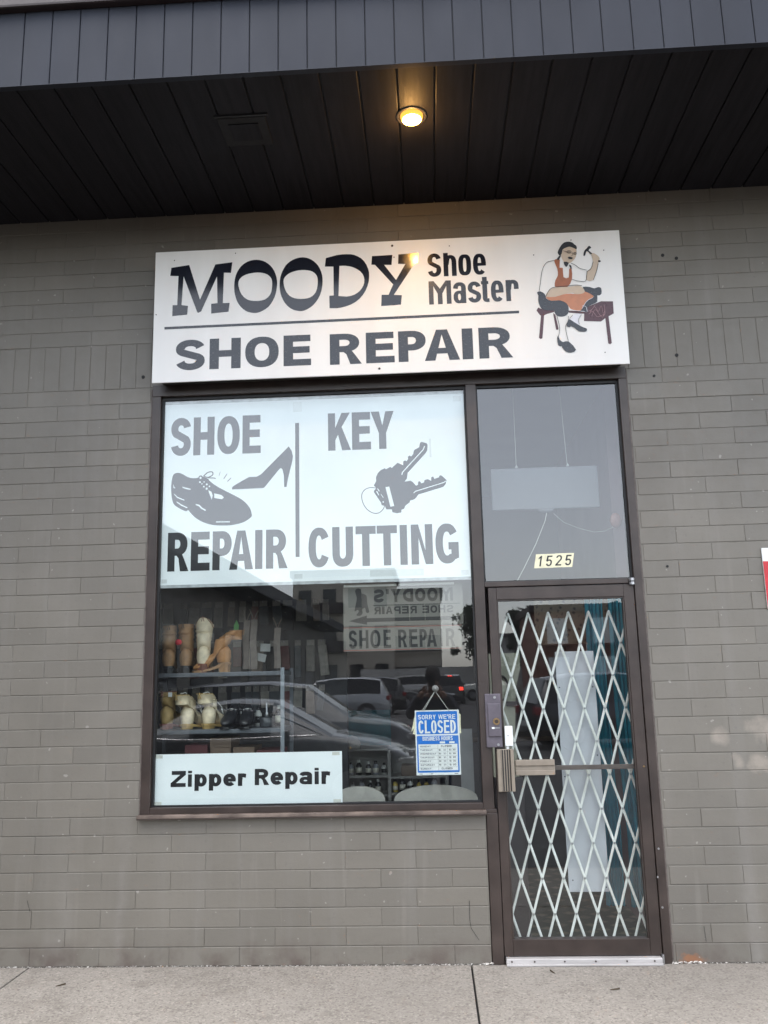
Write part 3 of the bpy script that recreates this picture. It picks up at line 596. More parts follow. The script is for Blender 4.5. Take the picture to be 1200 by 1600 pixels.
while z < ZT - .02:
    if k == 34:
        n0 = math.floor(XL/CH); zz = z + 3*CH
        for i in range(n0, int(XR/CH)+1):
            for u, v in cut(i*CH, (i+1)*CH, z, zz): cells.append((u, v, z, zz, 1))
        k += 3; z = zz; continue
    off = 0.0 if k % 2 == 0 else BW/2
    i = math.floor((XL-off)/BW)
    while i*BW + off < XR:
        for u, v in cut(i*BW+off, (i+1)*BW+off, z, z+CH): cells.append((u, v, z, z+CH, 0))
        i += 1
    k += 1; z += CH
minv = cam.matrix_world.inverted()
def pix(p):
    q = minv @ Vector(p); return 600 + 1330*q.x/-q.z, 800 - 1330*q.y/-q.z
rank = []
for c in cells:
    x, z = (c[0]+c[1])/2, (c[2]+c[3])/2; px, py = pix((x, 0, z))
    vis = -70 < px < 1270 and py > 200 and py < 1640 and not (-1.30 < x < 1.52 and 3.50 < z < 4.27)
    a = pix((c[0], 0, c[2])); b = pix((c[1], 0, c[3]))
    rank.append((-(b[0]-a[0])*(a[1]-b[1]) if vis else 0, c))
rank.sort(key=lambda t: t[0])
rest = MB(); nb = 0
for sc_, (x0, x1, z0, z1, sol) in rank:
    gh, gv = (.0009, .0020) if not sol else (.0009, .0014)
    x0 += gh; x1 -= gh; z0 += gv; z1 -= gv
    dy = random.gauss(0, .0007)
    if sc_ < 0 and nb < 300:
        o = bpy.data.objects.new('brick', brick_mesh(x1-x0, z1-z0)); col.objects.link(o); o.parent = wall
        o.location = ((x0+x1)/2, dy, (z0+z1)/2); o.rotation_euler = (random.gauss(0, .003), random.gauss(0, .0012), random.gauss(0, .0012)); nb += 1
    else:
        b = .0026; rest.loft([[(x0+i_, y, z0+i_), (x1-i_, y, z0+i_), (x1-i_, y, z1-i_), (x0+i_, y, z1-i_)] for i_, y in ((0, .016), (0, b+dy), (b, dy))], False, True, 0, (False, True))
tag(rest.build('bricks', M['wall'], wall), kind='stuff')
# drilled anchor holes and a few fixings left in the wall
for x, z in ((1.9, 4.21), (1.985, 4.185), (1.93, 3.53), (-1.475, 3.53), (1.78, 3.40), (1.76, 2.20)):
    MB().cyl((x, -.0040, z), (x, .004, z), .011 if z > 3.4 else .008, n=10).build('anchor_hole', M['black'], wall)
for pth in (((.499, .335), (.497, .235), (.503, .19), (.545, .128)), ((1.79, .19), (1.795, .11)), ((-2.06, .36), (-2.04, .30))):
    MB().flat([stroke(list(pth), .0022)], -.0035).build('crack', M['black'], wall)
M['crumb'] = pm('mortar_crumb', (0.55, 0.52, 0.48), .9, 0, .25, 60, .4, 200, True)
crm = MB()
for i in range(900):
    x = random.uniform(-2.5, 2.6)
    if .62 < x < 1.60: continue
    s_ = random.uniform(.002, .006) * (2.2 if abs(x-1.66) < .1 or abs(x-.62) < .06 else 1); y = -abs(random.gauss(.004, .008)); zz = .0
    v = [(x+random.uniform(-1.6, 1.6)*s_, y+random.uniform(-1, 1)*s_, zz+random.uniform(0, 1.2)*s_) for _ in range(4)]
    crm.add(v, [(0, 1, 2), (0, 2, 3), (0, 3, 1), (1, 3, 2)])
tag(crm.build('mortar_crumbs', M['crumb']), 'pale mortar crumbs along the foot of the brick wall', 'rubble', kind='stuff')

# ------------------------------------------------------------------ canopy
can = empty('canopy', (0, FAS, SOF), 'dark metal canopy with ribbed fascia and panelled soffit above the shop sign', 'canopy')
def ch(mb, name, mat, par, **k):
    """part of a thing whose Empty stands at par.location: mesh kept in world metres"""
    o = mb.build(name, mat, par, **k); o.location = o.location - par.location if par else o.location
    return o
CX0, CX1 = -5.68, 6.1
i = 0; x = -0.953 - 24*0.2 + .0
while x < CX1 - .1:
    x1 = min(x+.2, CX1)
    if x >= CX0 - .05:
        a, b = x+.004, x1-.004
        q = MB(); yy0, yy1 = FAS+.03, -.004
        # shallow pan with turned-up edges, a real groove each side
        pr = [(a, .014), (a, .003), (a+.004, 0), (b-.004, 0), (b, .003), (b, .014)]
        q.loft([[(px_, y_, SOF+pz_) for px_, pz_ in pr] for y_ in (yy0, yy1)], False, False)
        ch(q, 'soffit_panel', M['soffit'], can)
    x += .2
ch(MB().box(CX0, FAS+.012, SOF+.016, CX1, -.002, SOF+.05), 'soffit_deck', M['black'], can)
x = -1.706 - .15*26
while x < CX1 - .05:
    if x > CX0 - .02:
        a, b = x+.0022, x+.15-.0022; z0, z1 = SOF-.012, SOF+.425
        q = MB()
        pr = [(a, .010), (a, .002), (a+.003, 0), (b-.003, 0), (b, .002), (b, .010)]
        q.loft([[(px_, FAS+py_, z_) for px_, py_ in pr] for z_ in (z0, z1)], False, False)
        ch(q, 'fascia_board', M['fascia'], can)
    x += .15
ch(MB().box(CX0, FAS+.011, SOF-.010, CX1, FAS+.028, SOF+.44), 'fascia_backing', M['black'], can)
ch(MB().box(CX0, FAS-.004, SOF-.016, CX1, FAS+.03, SOF-.0125, .001), 'drip_edge', M['fascia'], can)
ch(MB().box(CX0, FAS-.045, SOF+.427, CX1, FAS+.03, SOF+.56, .012), 'gutter', M['gutter'], can)
ch(MB().box(CX0, FAS+.032, SOF+.45, CX1, .6, SOF+.52), 'roof_deck', M['black'], can)

# ------------------------------------------------------------------ storefront frame
fr = empty('storefront_frame', (0.1, 0.0, 0.0), 'dark bronze aluminium shop window and transom frame round the glass', 'window frame')
Y0, Y1 = -0.004, 0.085
def bar(name, x0, z0, x1, z1, y0=Y0, y1=Y1, m='bronze', b=.003): return ch(MB().box(x0, y0, z0, x1, y1, z1, b), name, M[m], fr)
bar('jamb', -1.410, .826, -1.354, 3.392)
bar('jamb', 1.557, .0, 1.605, 3.392)
bar('head_rail', -1.410, 3.3925, 1.605, 3.468)
bar('mullion', .600, .826, .664, 3.3915)
bar('door_jamb', .616, .0, .680, .8045)
bar('mullion_foot', .604, .8052, .676, .8255)
bar('transom_bar', .6645, 2.106, 1.5565, 2.136)
bar('bottom_rail', -1.3535, .826, .5995, .862)
# black glazing gaskets, set back; the deeper head strips include the recess shadow as black
for x0, z0, x1, z1 in ((-1.3535, .8625, -1.340, 3.392), (.588, .8625, .5995, 3.392), (-1.3395, 3.374, .5875, 3.392), (-1.3395, .8625, .5875, .8705),
                       (.6645, 2.1365, .675, 3.392), (1.545, 2.1365, 1.5565, 3.392), (.6755, 3.374, 1.5445, 3.392), (.6755, 2.1365, 1.5445, 2.144)):
    bar('gasket', x0, z0, x1, z1, .026, .06, 'gasket', 0)
sill = MB().box(-1.418, -.042, .8065, .6155, .0035, .8255, .003); ch(sill, 'sill', M['sill_worn'], fr)
ch(MB().box(-1.4175, -.0435, .800, .6150, -.010, .8062, .001), 'sill_drip', M['bronze'], fr)
def pane(name, x0, z0, x1, z1, y0, parent, origin):
    q = MB(); q.box(x0, y0, z0, x1, y0+.006, z1, 0, 1)
    for i_, f_ in enumerate(q.f):
        if all(abs(q.v[j][1]-y0) < 1e-6 for j in f_): q.m[i_] = 0
    return ch(q, name, [M['glass'], M['glass_clear']], parent)
pane('window_pane', -1.350, .866, .597, 3.388, .040, fr, None)
pane('transom_pane', .668, 2.139, 1.553, 3.388, .040, fr, None)
# caulk bead between frame and bricks
M['caulk'] = pm('caulk', (0.11, 0.09, 0.08), .6, 0, .3, 30, .2, 80, True)
for x in (-1.4135, 1.6085):
    z0 = .83 if x < 0 else .02
    ch(MB().cyl((x, .001, z0), (x, .001, 3.44), .005, n=6), 'caulk_bead', M['caulk'], fr)

# ------------------------------------------------------------------ door
dr = empty('shop_door', (1.118, 0, .04), 'dark bronze aluminium glass shop door with latch guard and push bar', 'door')
def db(name, x0, z0, x1, z1, y0=.004, y1=.052, m='bronze', b=.003): return ch(MB().box(x0, y0, z0, x1, y1, z1, b), name, M[m], dr)
db('stile', .684, .040, .733, 2.102); db('stile', 1.491, .040, 1.553, 2.102)
db('top_rail', .7335, 2.028, 1.4905, 2.102); db('bottom_rail', .7335, .040, 1.4905, .128)
for x0, z0, x1, z1 in ((.7335, .1285, .7415, 2.0275), (1.483, .1285, 1.4905, 2.0275), (.742, 2.0195, 1.4825, 2.0275)):
    db('glazing_bead', x0, z0, x1, z1, .010, .05, 'bronze', .001)
pane('door_pane', .738, .1265, 1.487, 2.0245, .030, dr, None)
M['bar'] = pm('push_bar_brown', (0.10, 0.075, 0.065), .4, .2, .15)
db('push_bar', 1.018, 1.030, 1.4905, 1.056, .055, .075, 'bar', .003)
hb = db('handle_bracket', .792, 1.012, 1.020, 1.098, -.022, .0035, 'beige', .004)
o = MB().box(.794, -.030, 1.066, 1.018, -.0225, 1.0975, .003).build('bracket_lip', M['beige'], hb)
o = MB().box(.794, -.030, 1.0125, 1.018, -.0225, 1.040, .003).build('bracket_lip', M['beige'], hb)
pl = db('pull_handle', .690, .925, .786, 1.160, -.030, .003, 'beige', .003)
for kx in (.708, .722, .736, .750, .764):
    MB().box(kx-.0035, -.0315, .928, kx+.0035, -.0302, 1.157).build('groove', M['black'], pl)
for kx in (.700, .776):
    MB().box(kx-.010, -.046, .926, kx+.010, -.0305, 1.159, .003).build('flange', M['beige'], pl)
lk = db('latch_guard', .634, 1.170, .727, 1.476, -.0175, -.0045, 'lock', .004)
MB().box(.648, -.027, 1.232, .722, -.018, 1.420, .004).build('cover_plate', M['lock'], lk)
MB().cyl((.696, -.034, 1.318), (.696, -.0272, 1.318), .020, n=18).build('lock_cylinder', M['brass'], lk)
MB().cyl((.696, -.0362, 1.318), (.696, -.0342, 1.318), .011, n=14).build('keyway', M['bronze'], lk)
MB().box(.668, -.0285, 1.276, .684, -.0275, 1.286).build('maker_plate', M['white'], lk)
MB().box(.686, -.0283, 1.278, .714, -.0275, 1.284).build('maker_plate', M['steel'], lk)
for (x, z) in ((.692, 1.455), (.702, 1.186)): MB().cyl((x, -.022, z), (x, -.0178, z), .008, .006, n=10).build('bolt', M['steel'], lk)
cb = db('contact_box', .742, 1.176, .788, 1.290, -.020, .0035, 'white', .004)
MB().cyl((.760, -.0215, 1.236), (.760, -.0202, 1.236), .004, n=8).build('screw', M['steel'], cb)
db('contact_lead', .748, 1.161, .764, 1.1755, -.012, .0035, 'white', .001)
pv = ch(MB().cyl((1.540, -.012, 2.096), (1.540, -.012, 2.135), .017, n=14), 'pivot', M['steel'], dr)
o = MB().cyl((1.540, -.012, 2.112), (1.540, -.012, 2.119), .0185, n=14).build('pivot_ring', M['gasket'], pv)
for (x, z) in ((1.531, 1.048), (1.575, .60), (1.558, .45), (1.571, .29)): ch(MB().cyl((x, .0005 if x < 1.555 else -.007, z), (x, .0045 if x < 1.555 else -.0038, z), .006, n=8), 'screw', M['brass'] if z > 1 else M['steel'], dr)
th = empty('door_threshold', (1.1, -.02, 0), 'worn white aluminium threshold plate under the glass shop door', 'threshold')
ch(MB().box(.690, -.030, .001, 1.545, .06, .036, .006), 'plate', M['alu'], th)
ch(MB().box(.690, -.046, .001, 1.545, -.0305, .012, .003), 'plate_lip', M['alu'], th)
for x in (.72, .845, 1.01, 1.18, 1.35, 1.50): ch(MB().cyl((x, -.0325, .022), (x, -.0302, .022), .005, n=8), 'screw', M['bronze'], th)
ch(MB().box(1.5455, -.022, .001, 1.5565, .05, .05, .002), 'end_block', M['steel'], th)

# ------------------------------------------------------------------ soffit fittings
lamp = empty('recessed_lamp', (.318, -.905, SOF), 'lit warm recessed downlight in the dark soffit above the sign', 'lamp')
MB().lathe([(.066, .006), (.066, -.003), (.072, -.006), (.084, -.005), (.086, 0), (.086, .006)], n=32).build('trim_ring', M['trim_ring'], lamp, smooth=True)
M['lens'] = emis('lamp_lens', (1.0, 0.52, 0.09), 16.0)
M['lens_rim'] = emis('lamp_lens_rim', (1.0, 0.40, 0.06), 0.42)
MB().lathe([(.001, -.040), (.020, -.039), (.038, -.034), (.053, -.024)], n=28).build('lens', M['lens'], lamp, smooth=True)
MB().lathe([(.0535, -.024), (.060, -.016), (.064, -.004), (.064, .004)], n=28).build('lens_rim', M['lens_rim'], lamp, smooth=True)
ld = bpy.data.lights.new('lamp_light', 'SPOT'); ld.energy = 6; ld.spot_size = R(140); ld.spot_blend = .7; ld.color = (1.0, .62, .28); ld.shadow_soft_size = .03
lo = bpy.data.objects.new('lamp_light', ld); col.objects.link(lo); lo.parent = lamp; lo.location = (0, 0, -.075)
ld2 = bpy.data.lights.new('lamp_glow', 'POINT'); ld2.energy = 1.6; ld2.color = (1.0, .52, .16); ld2.shadow_soft_size = .02
lo2 = bpy.data.objects.new('lamp_glow', ld2); col.objects.link(lo2); lo2.parent = lamp; lo2.location = (0, 0, -.062)
vent = empty('soffit_plate', (-.627, -.862, SOF), 'square dark cover plate let into the soffit left of the lamp', 'cover plate')
M['plate'] = pm('cover_plate_paint', (0.017, 0.016, 0.017), .6, spec=.2)
MB().box(-.135, -.125, -.012, .135, .125, .002, .004).build('plate', M['plate'], vent)
MB().box(-.085, -.075, -.018, .085, .075, -.0125, .002).build('centre_cover', M['soffit'], vent)
MB().box(-.15, -.140, -.008, .15, -.1255, .002).build('shadow_strip', M['black'], vent)

M['dryleaf'] = pm('dry_leaf', (0.05, 0.035, 0.02), .8)
for x, y, a, lab in ((-1.72, -.30, .6, 'small dark twig on the pavement at the far left'), (.93, -.14, 2.0, 'small dark leaf scrap on the pavement left of the threshold centre'), (1.20, -.40, .2, 'tiny dark leaf scrap on the pavement in front of the door')):
    q = MB(); q.loft([[(t*.02-.02, w_, .001), (t*.02-.02, 0, .004+.002*t), (t*.02-.02, -w_, .001), (t*.02-.02, 0, .0005)] for t, w_ in ((0, .001), (1, .005), (2, .004), (2.6, .001))])
    tag(q.build('leaf_scrap', M['dryleaf'], None, loc=(x, y, .0005), rot=(0, 0, a)), lab, 'leaf')

# ================================================================== SIGNS
SY = -.125
sg = empty('shop_sign', (.115, SY, 3.44), 'long white shop sign board lettered Moody Shoe Master Shoe Repair with cobbler picture', 'sign')
ch(MB().box(-1.376, SY, 3.441, 1.606, SY+.012, 4.334, .003), 'face_panel', M['signface'], sg)
ch(MB().box(-1.345, SY+.0125, 3.475, 1.575, .001, 4.305), 'backing_box', M['signback'], sg)
ly = SY - .0010
for sm, cs in MOODY:
    q = MB(); q.flat([smooth(mm(c)) if sm else mm(c) for c in cs], ly); ch(q, 'letter', M['ink'], sg)
ch(MB().flat([mm(RULE)], ly), 'rule_line', M['inkslate'], sg)
for dat, tv, th_, xh, m_ in ((W_SHOE, .060, .043, .75, 'inkslate'), (W_REPAIR, .061, .043, .75, 'inkslate'), (W_Shoe, .030, .025, .90, 'ink'), (W_Master, .0295, .025, .90, 'inkslate')):
    q = MB(); put_word(q, dat, ly, tv, th_, xh); ch(q, 'lettering', M[m_], sg)
art = ch(MB().box(.99, SY-.0006, 3.50, 1.56, SY-.0002, 4.30), 'cobbler_picture', M['signface'], sg)
CM = {'maroon': 'maroon', 'slate': 'inkslate', 'salmon': 'salmon', 'rust': 'rust', 'skin': 'skin_ink', 'ink': 'printblack', 'lav': 'lavender', 'pink': 'pink'}
NAMES = ['stool_seat', 'stool_bar', 'stool_leg', 'stool_leg', 'work_block', 'block_leg', 'trouser', 'trouser', 'apron_skirt', 'apron_bib', 'forearm', 'raised_arm', 'face', 'hair', 'collar', 'neck_shadow', 'collar', 'hammer_head', 'hammer_handle', 'moustache', 'shoe', 'sock', 'shoe']
for i, (c_, p) in enumerate(COB_FILL):
    MB().flat([smooth(mm(p), 2) if c_ != 'maroon' else mm(p)], ly - .0002 - .00018*i).build(NAMES[i], M[CM[c_]], art)
for i, (c_, w_, p) in enumerate(COB_LINES):
    MB().flat([stroke(open_smooth(mm(p)), w_/1000)], ly - .0046 - .00012*i).build('drawn_line', M[CM[c_]], art)
for x, z in ((.165, 4.300), (.065, 3.475), (-1.25, 4.27), (-.85, 4.30), (.53, 4.28), (-1.36, 3.90), (1.30, 4.28), (1.50, 4.20), (1.06, 4.19), (1.46, 3.52), (.47, 3.99), (.175, 4.22)):
    ch(MB().cyl((x, SY-.003, z), (x, SY+.001, z), .0075 if z in (4.3, 3.475) and x < .2 and x > 0 else .0035, n=10), 'screw', M['signback'], sg)

# window poster
PYY = .0470
po = empty('window_poster', (-.38, .05, 2.17), 'large white window poster reading Shoe Repair and Key Cutting with shoes and keys', 'poster')
ch(MB().box(-1.347, PYY+.0008, 2.178, .588, PYY+.0022, 3.350, 0), 'sheet', M['paper'], po)
ch(MB().box(-1.3475, PYY+.0023, 2.160, .596, PYY+.003, 3.379, 0), 'clear_film', M['paperedge'], po)
pl_ = PYY + .0002
for dat in (P_SHOE, P_REPAIR, P_KEY, P_CUTTING):
    q = MB(); put_word(q, dat, pl_, .046, .050); ch(q, 'lettering', M['printblack'], po)
ch(MB().flat([rect(-.492, 2.331, -.467, 3.197)], pl_), 'divider_line', M['printblack'], po)
q = MB(); q.flat([smooth(mm(SHOE_DARK[0]))], pl_)
for w_, p in SHOE_LINES: q.flat([stroke(open_smooth(mm(p)), w_*.72/1000)], pl_ - .0002)
sh_ = ch(q, 'brogue_print', M['printblack'], po)
q = MB()
for i, p in enumerate(SHOE_LIGHT): q.flat([mm(p)], pl_ - .0003)
q.build('highlight', M['paper'], sh_)
ch(MB().flat([mm(SHOE_DARK[1])], pl_), 'high_heel_print', M['printblack'], po)
q = MB(); q.flat([mm(KEY_DARK[0])], pl_)
for w_, p in KEY_LINES: q.flat([stroke(open_smooth(mm(p)), w_/1000)], pl_ - .0002)
ky = ch(q, 'keys_print', M['printblack'], po)
q = MB()
for p in KEY_LIGHT: q.flat([mm(p)], pl_ - .0003)
for w_, p in KEY_LIGHT_LINES: q.flat([stroke(mm(p), w_/1000)], pl_ - .0003)
q.build('highlight', M['paper'], ky)
M['tapefaint'] = pm('clear_tape', (0.66, 0.70, 0.71), .25, 0, .06, 12, .1, 40, True)
for x0, z0, x1, z1 in ((-.03+.0, 2.195, .30, 2.235), (-.505, 3.27, -.45, 3.335), (-.5, 2.195, -.45, 2.225), (.36, 2.94, .372, 3.06), (.52, 3.30, .57, 3.335), (-1.335, 2.19, -1.30, 2.215), (.53, 2.19, .575, 2.22)):
    ch(MB().box(x0, PYY+.0001, z0, x1, PYY+.0007, z1), 'tape_patch', M['tapefaint'], po)

zp = empty('zipper_poster', (-.79, .05, .862), 'white card reading Zipper Repair taped in the lower left window corner', 'poster')
ch(MB().box(-1.347, PYY+.0008, .868, -.219, PYY+.0028, 1.161, 0), 'card', M['paper'], zp)
for dat in (Z_ZIPPER, Z_REPAIR):
    q = MB(); put_word(q, dat, pl_, .0262, .0225, .78); ch(q, 'lettering', M['printblack'], zp)
for x, z in ((-1.32, 1.148), (-.255, 1.148), (-1.32, .879), (-.25, .879)):
    ch(MB().box(x-.022, PYY+.0001, z-.010, x+.022, PYY+.0006, z+.010), 'tape_patch', M['tape'], zp)

# closed sign with hours, behind the glass
cy = .052
cl = empty('closed_sign', (.351, cy, 1.013), 'blue and white plastic Sorry We Are Closed sign with business hours on a string', 'sign')
x0, x1, z0, z1 = .220, .482, 1.014, 1.386
U = lambda X: x0 + (X-80)/620*(x1-x0)
V = lambda Y: z1 - (Y-535)/893*(z1-z0)
ch(MB().box(x0, cy, z0, x1, cy+.003, z1, .0008), 'board', M['white'], cl)
def rr(X0, Y0, X1, Y1, r_=14):
    a, b, c, d = U(X0), V(Y1), U(X1), V(Y0); q = r_/620*(x1-x0)
    return [p for cx_, cz_, s_ in ((c-q, b+q, -90), (c-q, d-q, 0), (a+q, d-q, 90), (a+q, b+q, 180)) for p in arc(cx_, cz_, q, q, s_, s_+90, 5, 2)]
ch(MB().flat([rr(98, 552, 675, 868)], cy-.0004), 'blue_panel', M['blue'], cl)
ch(MB().flat([rr(98, 888, 682, 1392)], cy-.0004), 'blue_panel', M['blue'], cl)
ch(MB().flat([[(U(118), V(1365)), (U(662), V(1365)), (U(662), V(1005)), (U(118), V(1005))]], cy-.0008), 'hours_table', M['white'], cl)
q = MB()
put_text(q, "SORRY WE'RE", U(125), V(660), U(648)-U(125), V(597)-V(660), cy-.0009, .0046, .0044)
put_text(q, "CLOSED", U(125), V(855), U(650)-U(125), V(675)-V(855), cy-.0009, .0112, .0105)
put_text(q, "BUSINESS HOURS", U(180), V(955), U(600)-U(180), V(898)-V(955), cy-.0009, .0036, .0036)
q.flat([rr(418, 970, 492, 996, 4)], cy-.0009); q.flat([rr(550, 970, 624, 996, 4)], cy-.0009)
ch(q, 'white_lettering', M['white'], cl)
q = MB(); q2 = MB()
rows = ['MONDAY', 'TUESDAY', 'WEDNESDAY', 'THURSDAY', 'FRIDAY', 'SATURDAY', 'SUNDAY']
for i, d_ in enumerate(rows):
    Yb = 1046 + i*50.7; hh = V(1000)-V(1023)
    put_text(q, d_, U(140), V(Yb), (U(172)-U(140))*len(d_)*.78, hh, cy-.0010, .0021, .0019)
    if i in (0, 6): put_text(q2, 'CLOSED', U(432), V(Yb), U(585)-U(432), hh*1.05, cy-.0010, .0023, .0021)
    else:
        put_text(q2, '9:', U(400), V(Yb), U(430)-U(400), hh, cy-.0010, .0022, .002)
        put_text(q, '30', U(462), V(Yb), U(500)-U(462), hh, cy-.0010, .0016, .0015)
        put_text(q2, '5:', U(545), V(Yb), U(575)-U(545), hh, cy-.0010, .0022, .002)
        put_text(q2, '00' if i == 5 else '30', U(592), V(Yb), U(634)-U(592), hh*1.1, cy-.0010, .0022, .002)
    if i: q.flat([[(U(122), V(Yb-35)), (U(658), V(Yb-35)), (U(658), V(Yb-33)), (U(122), V(Yb-33))]], cy-.0009)
for X in (388, 520): q.flat([[(U(X), V(1362)), (U(X+2.5), V(1362)), (U(X+2.5), V(1008)), (U(X), V(1008))]], cy-.0009)
for X, W in ((120, 45), (280, 30), (610, 50)): q.flat([[(U(X), V(1414)), (U(X+W), V(1414)), (U(X+W), V(1406)), (U(X), V(1406))]], cy-.0004)
ch(q, 'grey_lettering', M['greyink'], cl); ch(q2, 'dark_lettering', M['printblack'], cl)
M['string'] = pm('white_string', (0.68, 0.68, 0.64), .8)
top = (.345, cy-.001, 1.498)
ch(MB().tube([(.262, cy-.0005, 1.380), (.300, cy-.001, 1.436), top], .0014), 'string', M['string'], cl)
ch(MB().tube([(.272, cy-.0005, 1.380), (.306, cy-.001, 1.434), top], .0012), 'string', M['string'], cl)
ch(MB().tube([(.425, cy-.0005, 1.380), (.384, cy-.001, 1.440), top], .0014), 'string', M['string'], cl)
M['cup'] = pm('suction_cup_plastic', (0.30, 0.30, 0.30), .2, 0, .2)
sc = empty('suction_cup', (.347, .046, 1.512), 'round clear suction cup on the window holding the closed sign string', 'suction cup')
q = MB(); ang = [2*math.pi*i/20 for i in range(20)]
q.loft([[(.347+r_*math.cos(a), y_, 1.512+r_*math.sin(a)) for a in ang] for r_, y_ in ((.020, .0465), (.018, .049), (.008, .053), (.006, .060))], False, True)
ch(q, 'cup', M['cup'], sc, smooth=True)
ch(MB().cyl((.347, .0602, 1.512), (.347, .064, 1.512), .005, n=10), 'knob', M['white'], sc)
cd = MB().prism([(.196, 1.262), (.206, 1.300), (.216, 1.345), (.222, 1.365), (.46, 1.372), (.492, 1.36), (.490, 1.30), (.492, 1.25), (.24, 1.245), (.205, 1.250), (.214, 1.285)], cy+.006, cy+.008)
tag(cd.build('spare_card', M['cream']), 'cream card with notched edge poking out behind the closed sign', 'card')

# house number plates, stuck on the transom glass
for i, (d_, lab) in enumerate((('1', 'slanted cream number plate 1, leftmost on the transom glass'), ('5', 'slanted cream number plate 5 between plates 1 and 2'), ('2', 'slanted cream number plate 2 on the transom glass'), ('5', 'slanted cream number plate 5, rightmost on the transom glass'))):
    xb = .972 + i*.0578; sh2 = .19; z_ = 2.216 + .0015*(i > 1)
    np_ = empty('number_plate', (xb, .0395, z_), lab, 'number plate', 'house number plates')
    pts = [(xb, z_), (xb+.0574, z_), (xb+.0574+sh2*.086, z_+.086), (xb+sh2*.086, z_+.086)]
    ch(MB().prism(pts, .0385, .0398), 'plate', M['cream'], np_)
    q = MB(); put(q, glyph(d_, .036 if d_ != '1' else .024, .064, .0092, .0082), xb+.012+(.010 if d_ == '1' else 0), z_+.011, .0381, shear=.19)
    ch(q, 'digit', M['printblack'], np_)

# red and white notice on the right pier
M['red'] = pm('sign_red', (0.55, 0.02, 0.03), .4)
rs = empty('red_white_notice', (2.75, -.004, 2.0), 'red and white notice fixed to the brick wall at the right edge', 'notice')
ch(MB().box(2.318, -.012, 1.93, 3.10, -.004, 2.292, .002), 'board', M['white'], rs)
ch(MB().box(2.319, -.0135, 1.931, 3.098, -.0123, 2.212), 'red_field', M['red'], rs)

# hanging panel behind the transom glass
M['openboard'] = pm('pale_board', (0.085, 0.095, 0.11), .45, 0, .05, 20)
ob = empty('hanging_sign_board', (1.10, .30, 2.632), 'blank pale sign board hung on two chains behind the transom glass', 'sign board')
q = MB().box(.756, .295, 2.632, 1.448, .312, 2.908, .004); ch(q, 'board', M['openboard'], ob)
q = MB()
for c_ in range(6):
    for r_ in range(9): q.cyl((.80+c_*.12, .293, 2.66+r_*.026), (.80+c_*.12, .2949, 2.66+r_*.026), .003, n=6)
ch(q, 'rivet_dots', M['openboard'], ob)
for x, xt in ((.926, .93), (1.258, 1.235)):
    pth = [(x+(xt-x)*t/10, .303, 2.90+t*.06) for t in range(11)]
    ch(MB().tube(pth, .0012, 5), 'chain', M['string'], ob)
    ch(MB().tube([(x-.006, .29, 2.91), (x, .288, 2.925), (x+.006, .29, 2.91)], .003, 5), 'hook', M['white'], ob)
q = MB(); q.loft([[(1.10+.055*math.cos(a)*s_, .303+.02*math.sin(a)*s_, z_) for a in ang] for s_, z_ in ((1, 2.631), (.85, 2.615), (.3, 2.606))], False, True); ch(q, 'switch_knob', M['openboard'], ob, smooth=True)
ch(MB().tube([(1.105, .30, 2.605), (1.09, .29, 2.55), (1.02, .25, 2.40), (.93, .2, 2.24), (.87, .16, 2.14)], .0017, 5), 'cord', M['string'], ob)
ch(MB().tube([(1.15, .30, 2.60), (1.21, .30, 2.54), (1.30, .30, 2.50), (1.40, .30, 2.47), (1.47, .30, 2.475), (1.55, .30, 2.51)], .0009, 5), 'cord', M['string'], ob)
M['hand'] = pm('brown_wood', (0.16, 0.06, 0.045), .5)
q = MB(); q.lathe([(.004, -.05), (.022, -.03), (.028, 0), (.020, .035), (.006, .05)], (1.512, .16, 2.515), 12, 1.4, .6); tag(q.build('wooden_tag', M['hand'], smooth=True), 'small brown wooden tag at the right edge of the transom glass', 'tag')

# mirrored paper sign and banner hung inside the window
M['dimpaper'] = pm('thin_paper', (0.15, 0.145, 0.13), .8, 0, .06, 5, 0, 10, True)
M['dimprint'] = pm('faded_print', (0.02, 0.019, 0.018), .7)
M['darkprint'] = pm('dark_print', (0.010, 0.010, 0.010), .6)
M['redline'] = pm('red_line', (0.22, 0.05, 0.04), .6)
bn = empty('shoe_repair_banner', (.16, .104, 1.742), 'long pale banner reading Shoe Repair hung inside the window above the closed sign', 'banner')
ch(MB().box(-.205, .1005, 1.744, .520, .102, 1.892), 'sheet', M['dimpaper'], bn)
for dat in (B_SHOE, B_REPAIR):
    q = MB(); put_word(q, dat, .0995, .0165, .019); ch(q, 'lettering', M['darkprint'], bn)
for z in (1.748, 1.886): ch(MB().flat([rect(-.205, z, .52, z+.004)], .0998), 'red_line', M['redline'], bn)
ms = empty('mirrored_paper_sign', (.16, .112, 1.90), 'dim paper sign showing Moodys Shoe Repair in mirror writing inside the window', 'sign')
ch(MB().box(-.205, .111, 1.896, .535, .1125, 2.150), 'sheet', M['dimpaper'], ms)
q = MB(); put_text(q, "MOODY'S", -.015, 2.040, .49, .082, .1102, .017, .021, mirror=True)
put_text(q, "SHOE REPAIR", -.015, 1.968, .49, .046, .1102, .011, .010, mirror=True)
q.flat([rect(-.02, 2.020, .515, 2.025)], .1102)
q.flat([[(-.17, 1.93), (-.06, 1.962), (-.06, 1.945), (.515, 1.945), (.515, 1.922), (-.06, 1.922), (-.06, 1.905)]], .1102)
ch(q, 'mirrored_lettering', M['dimprint'], ms)
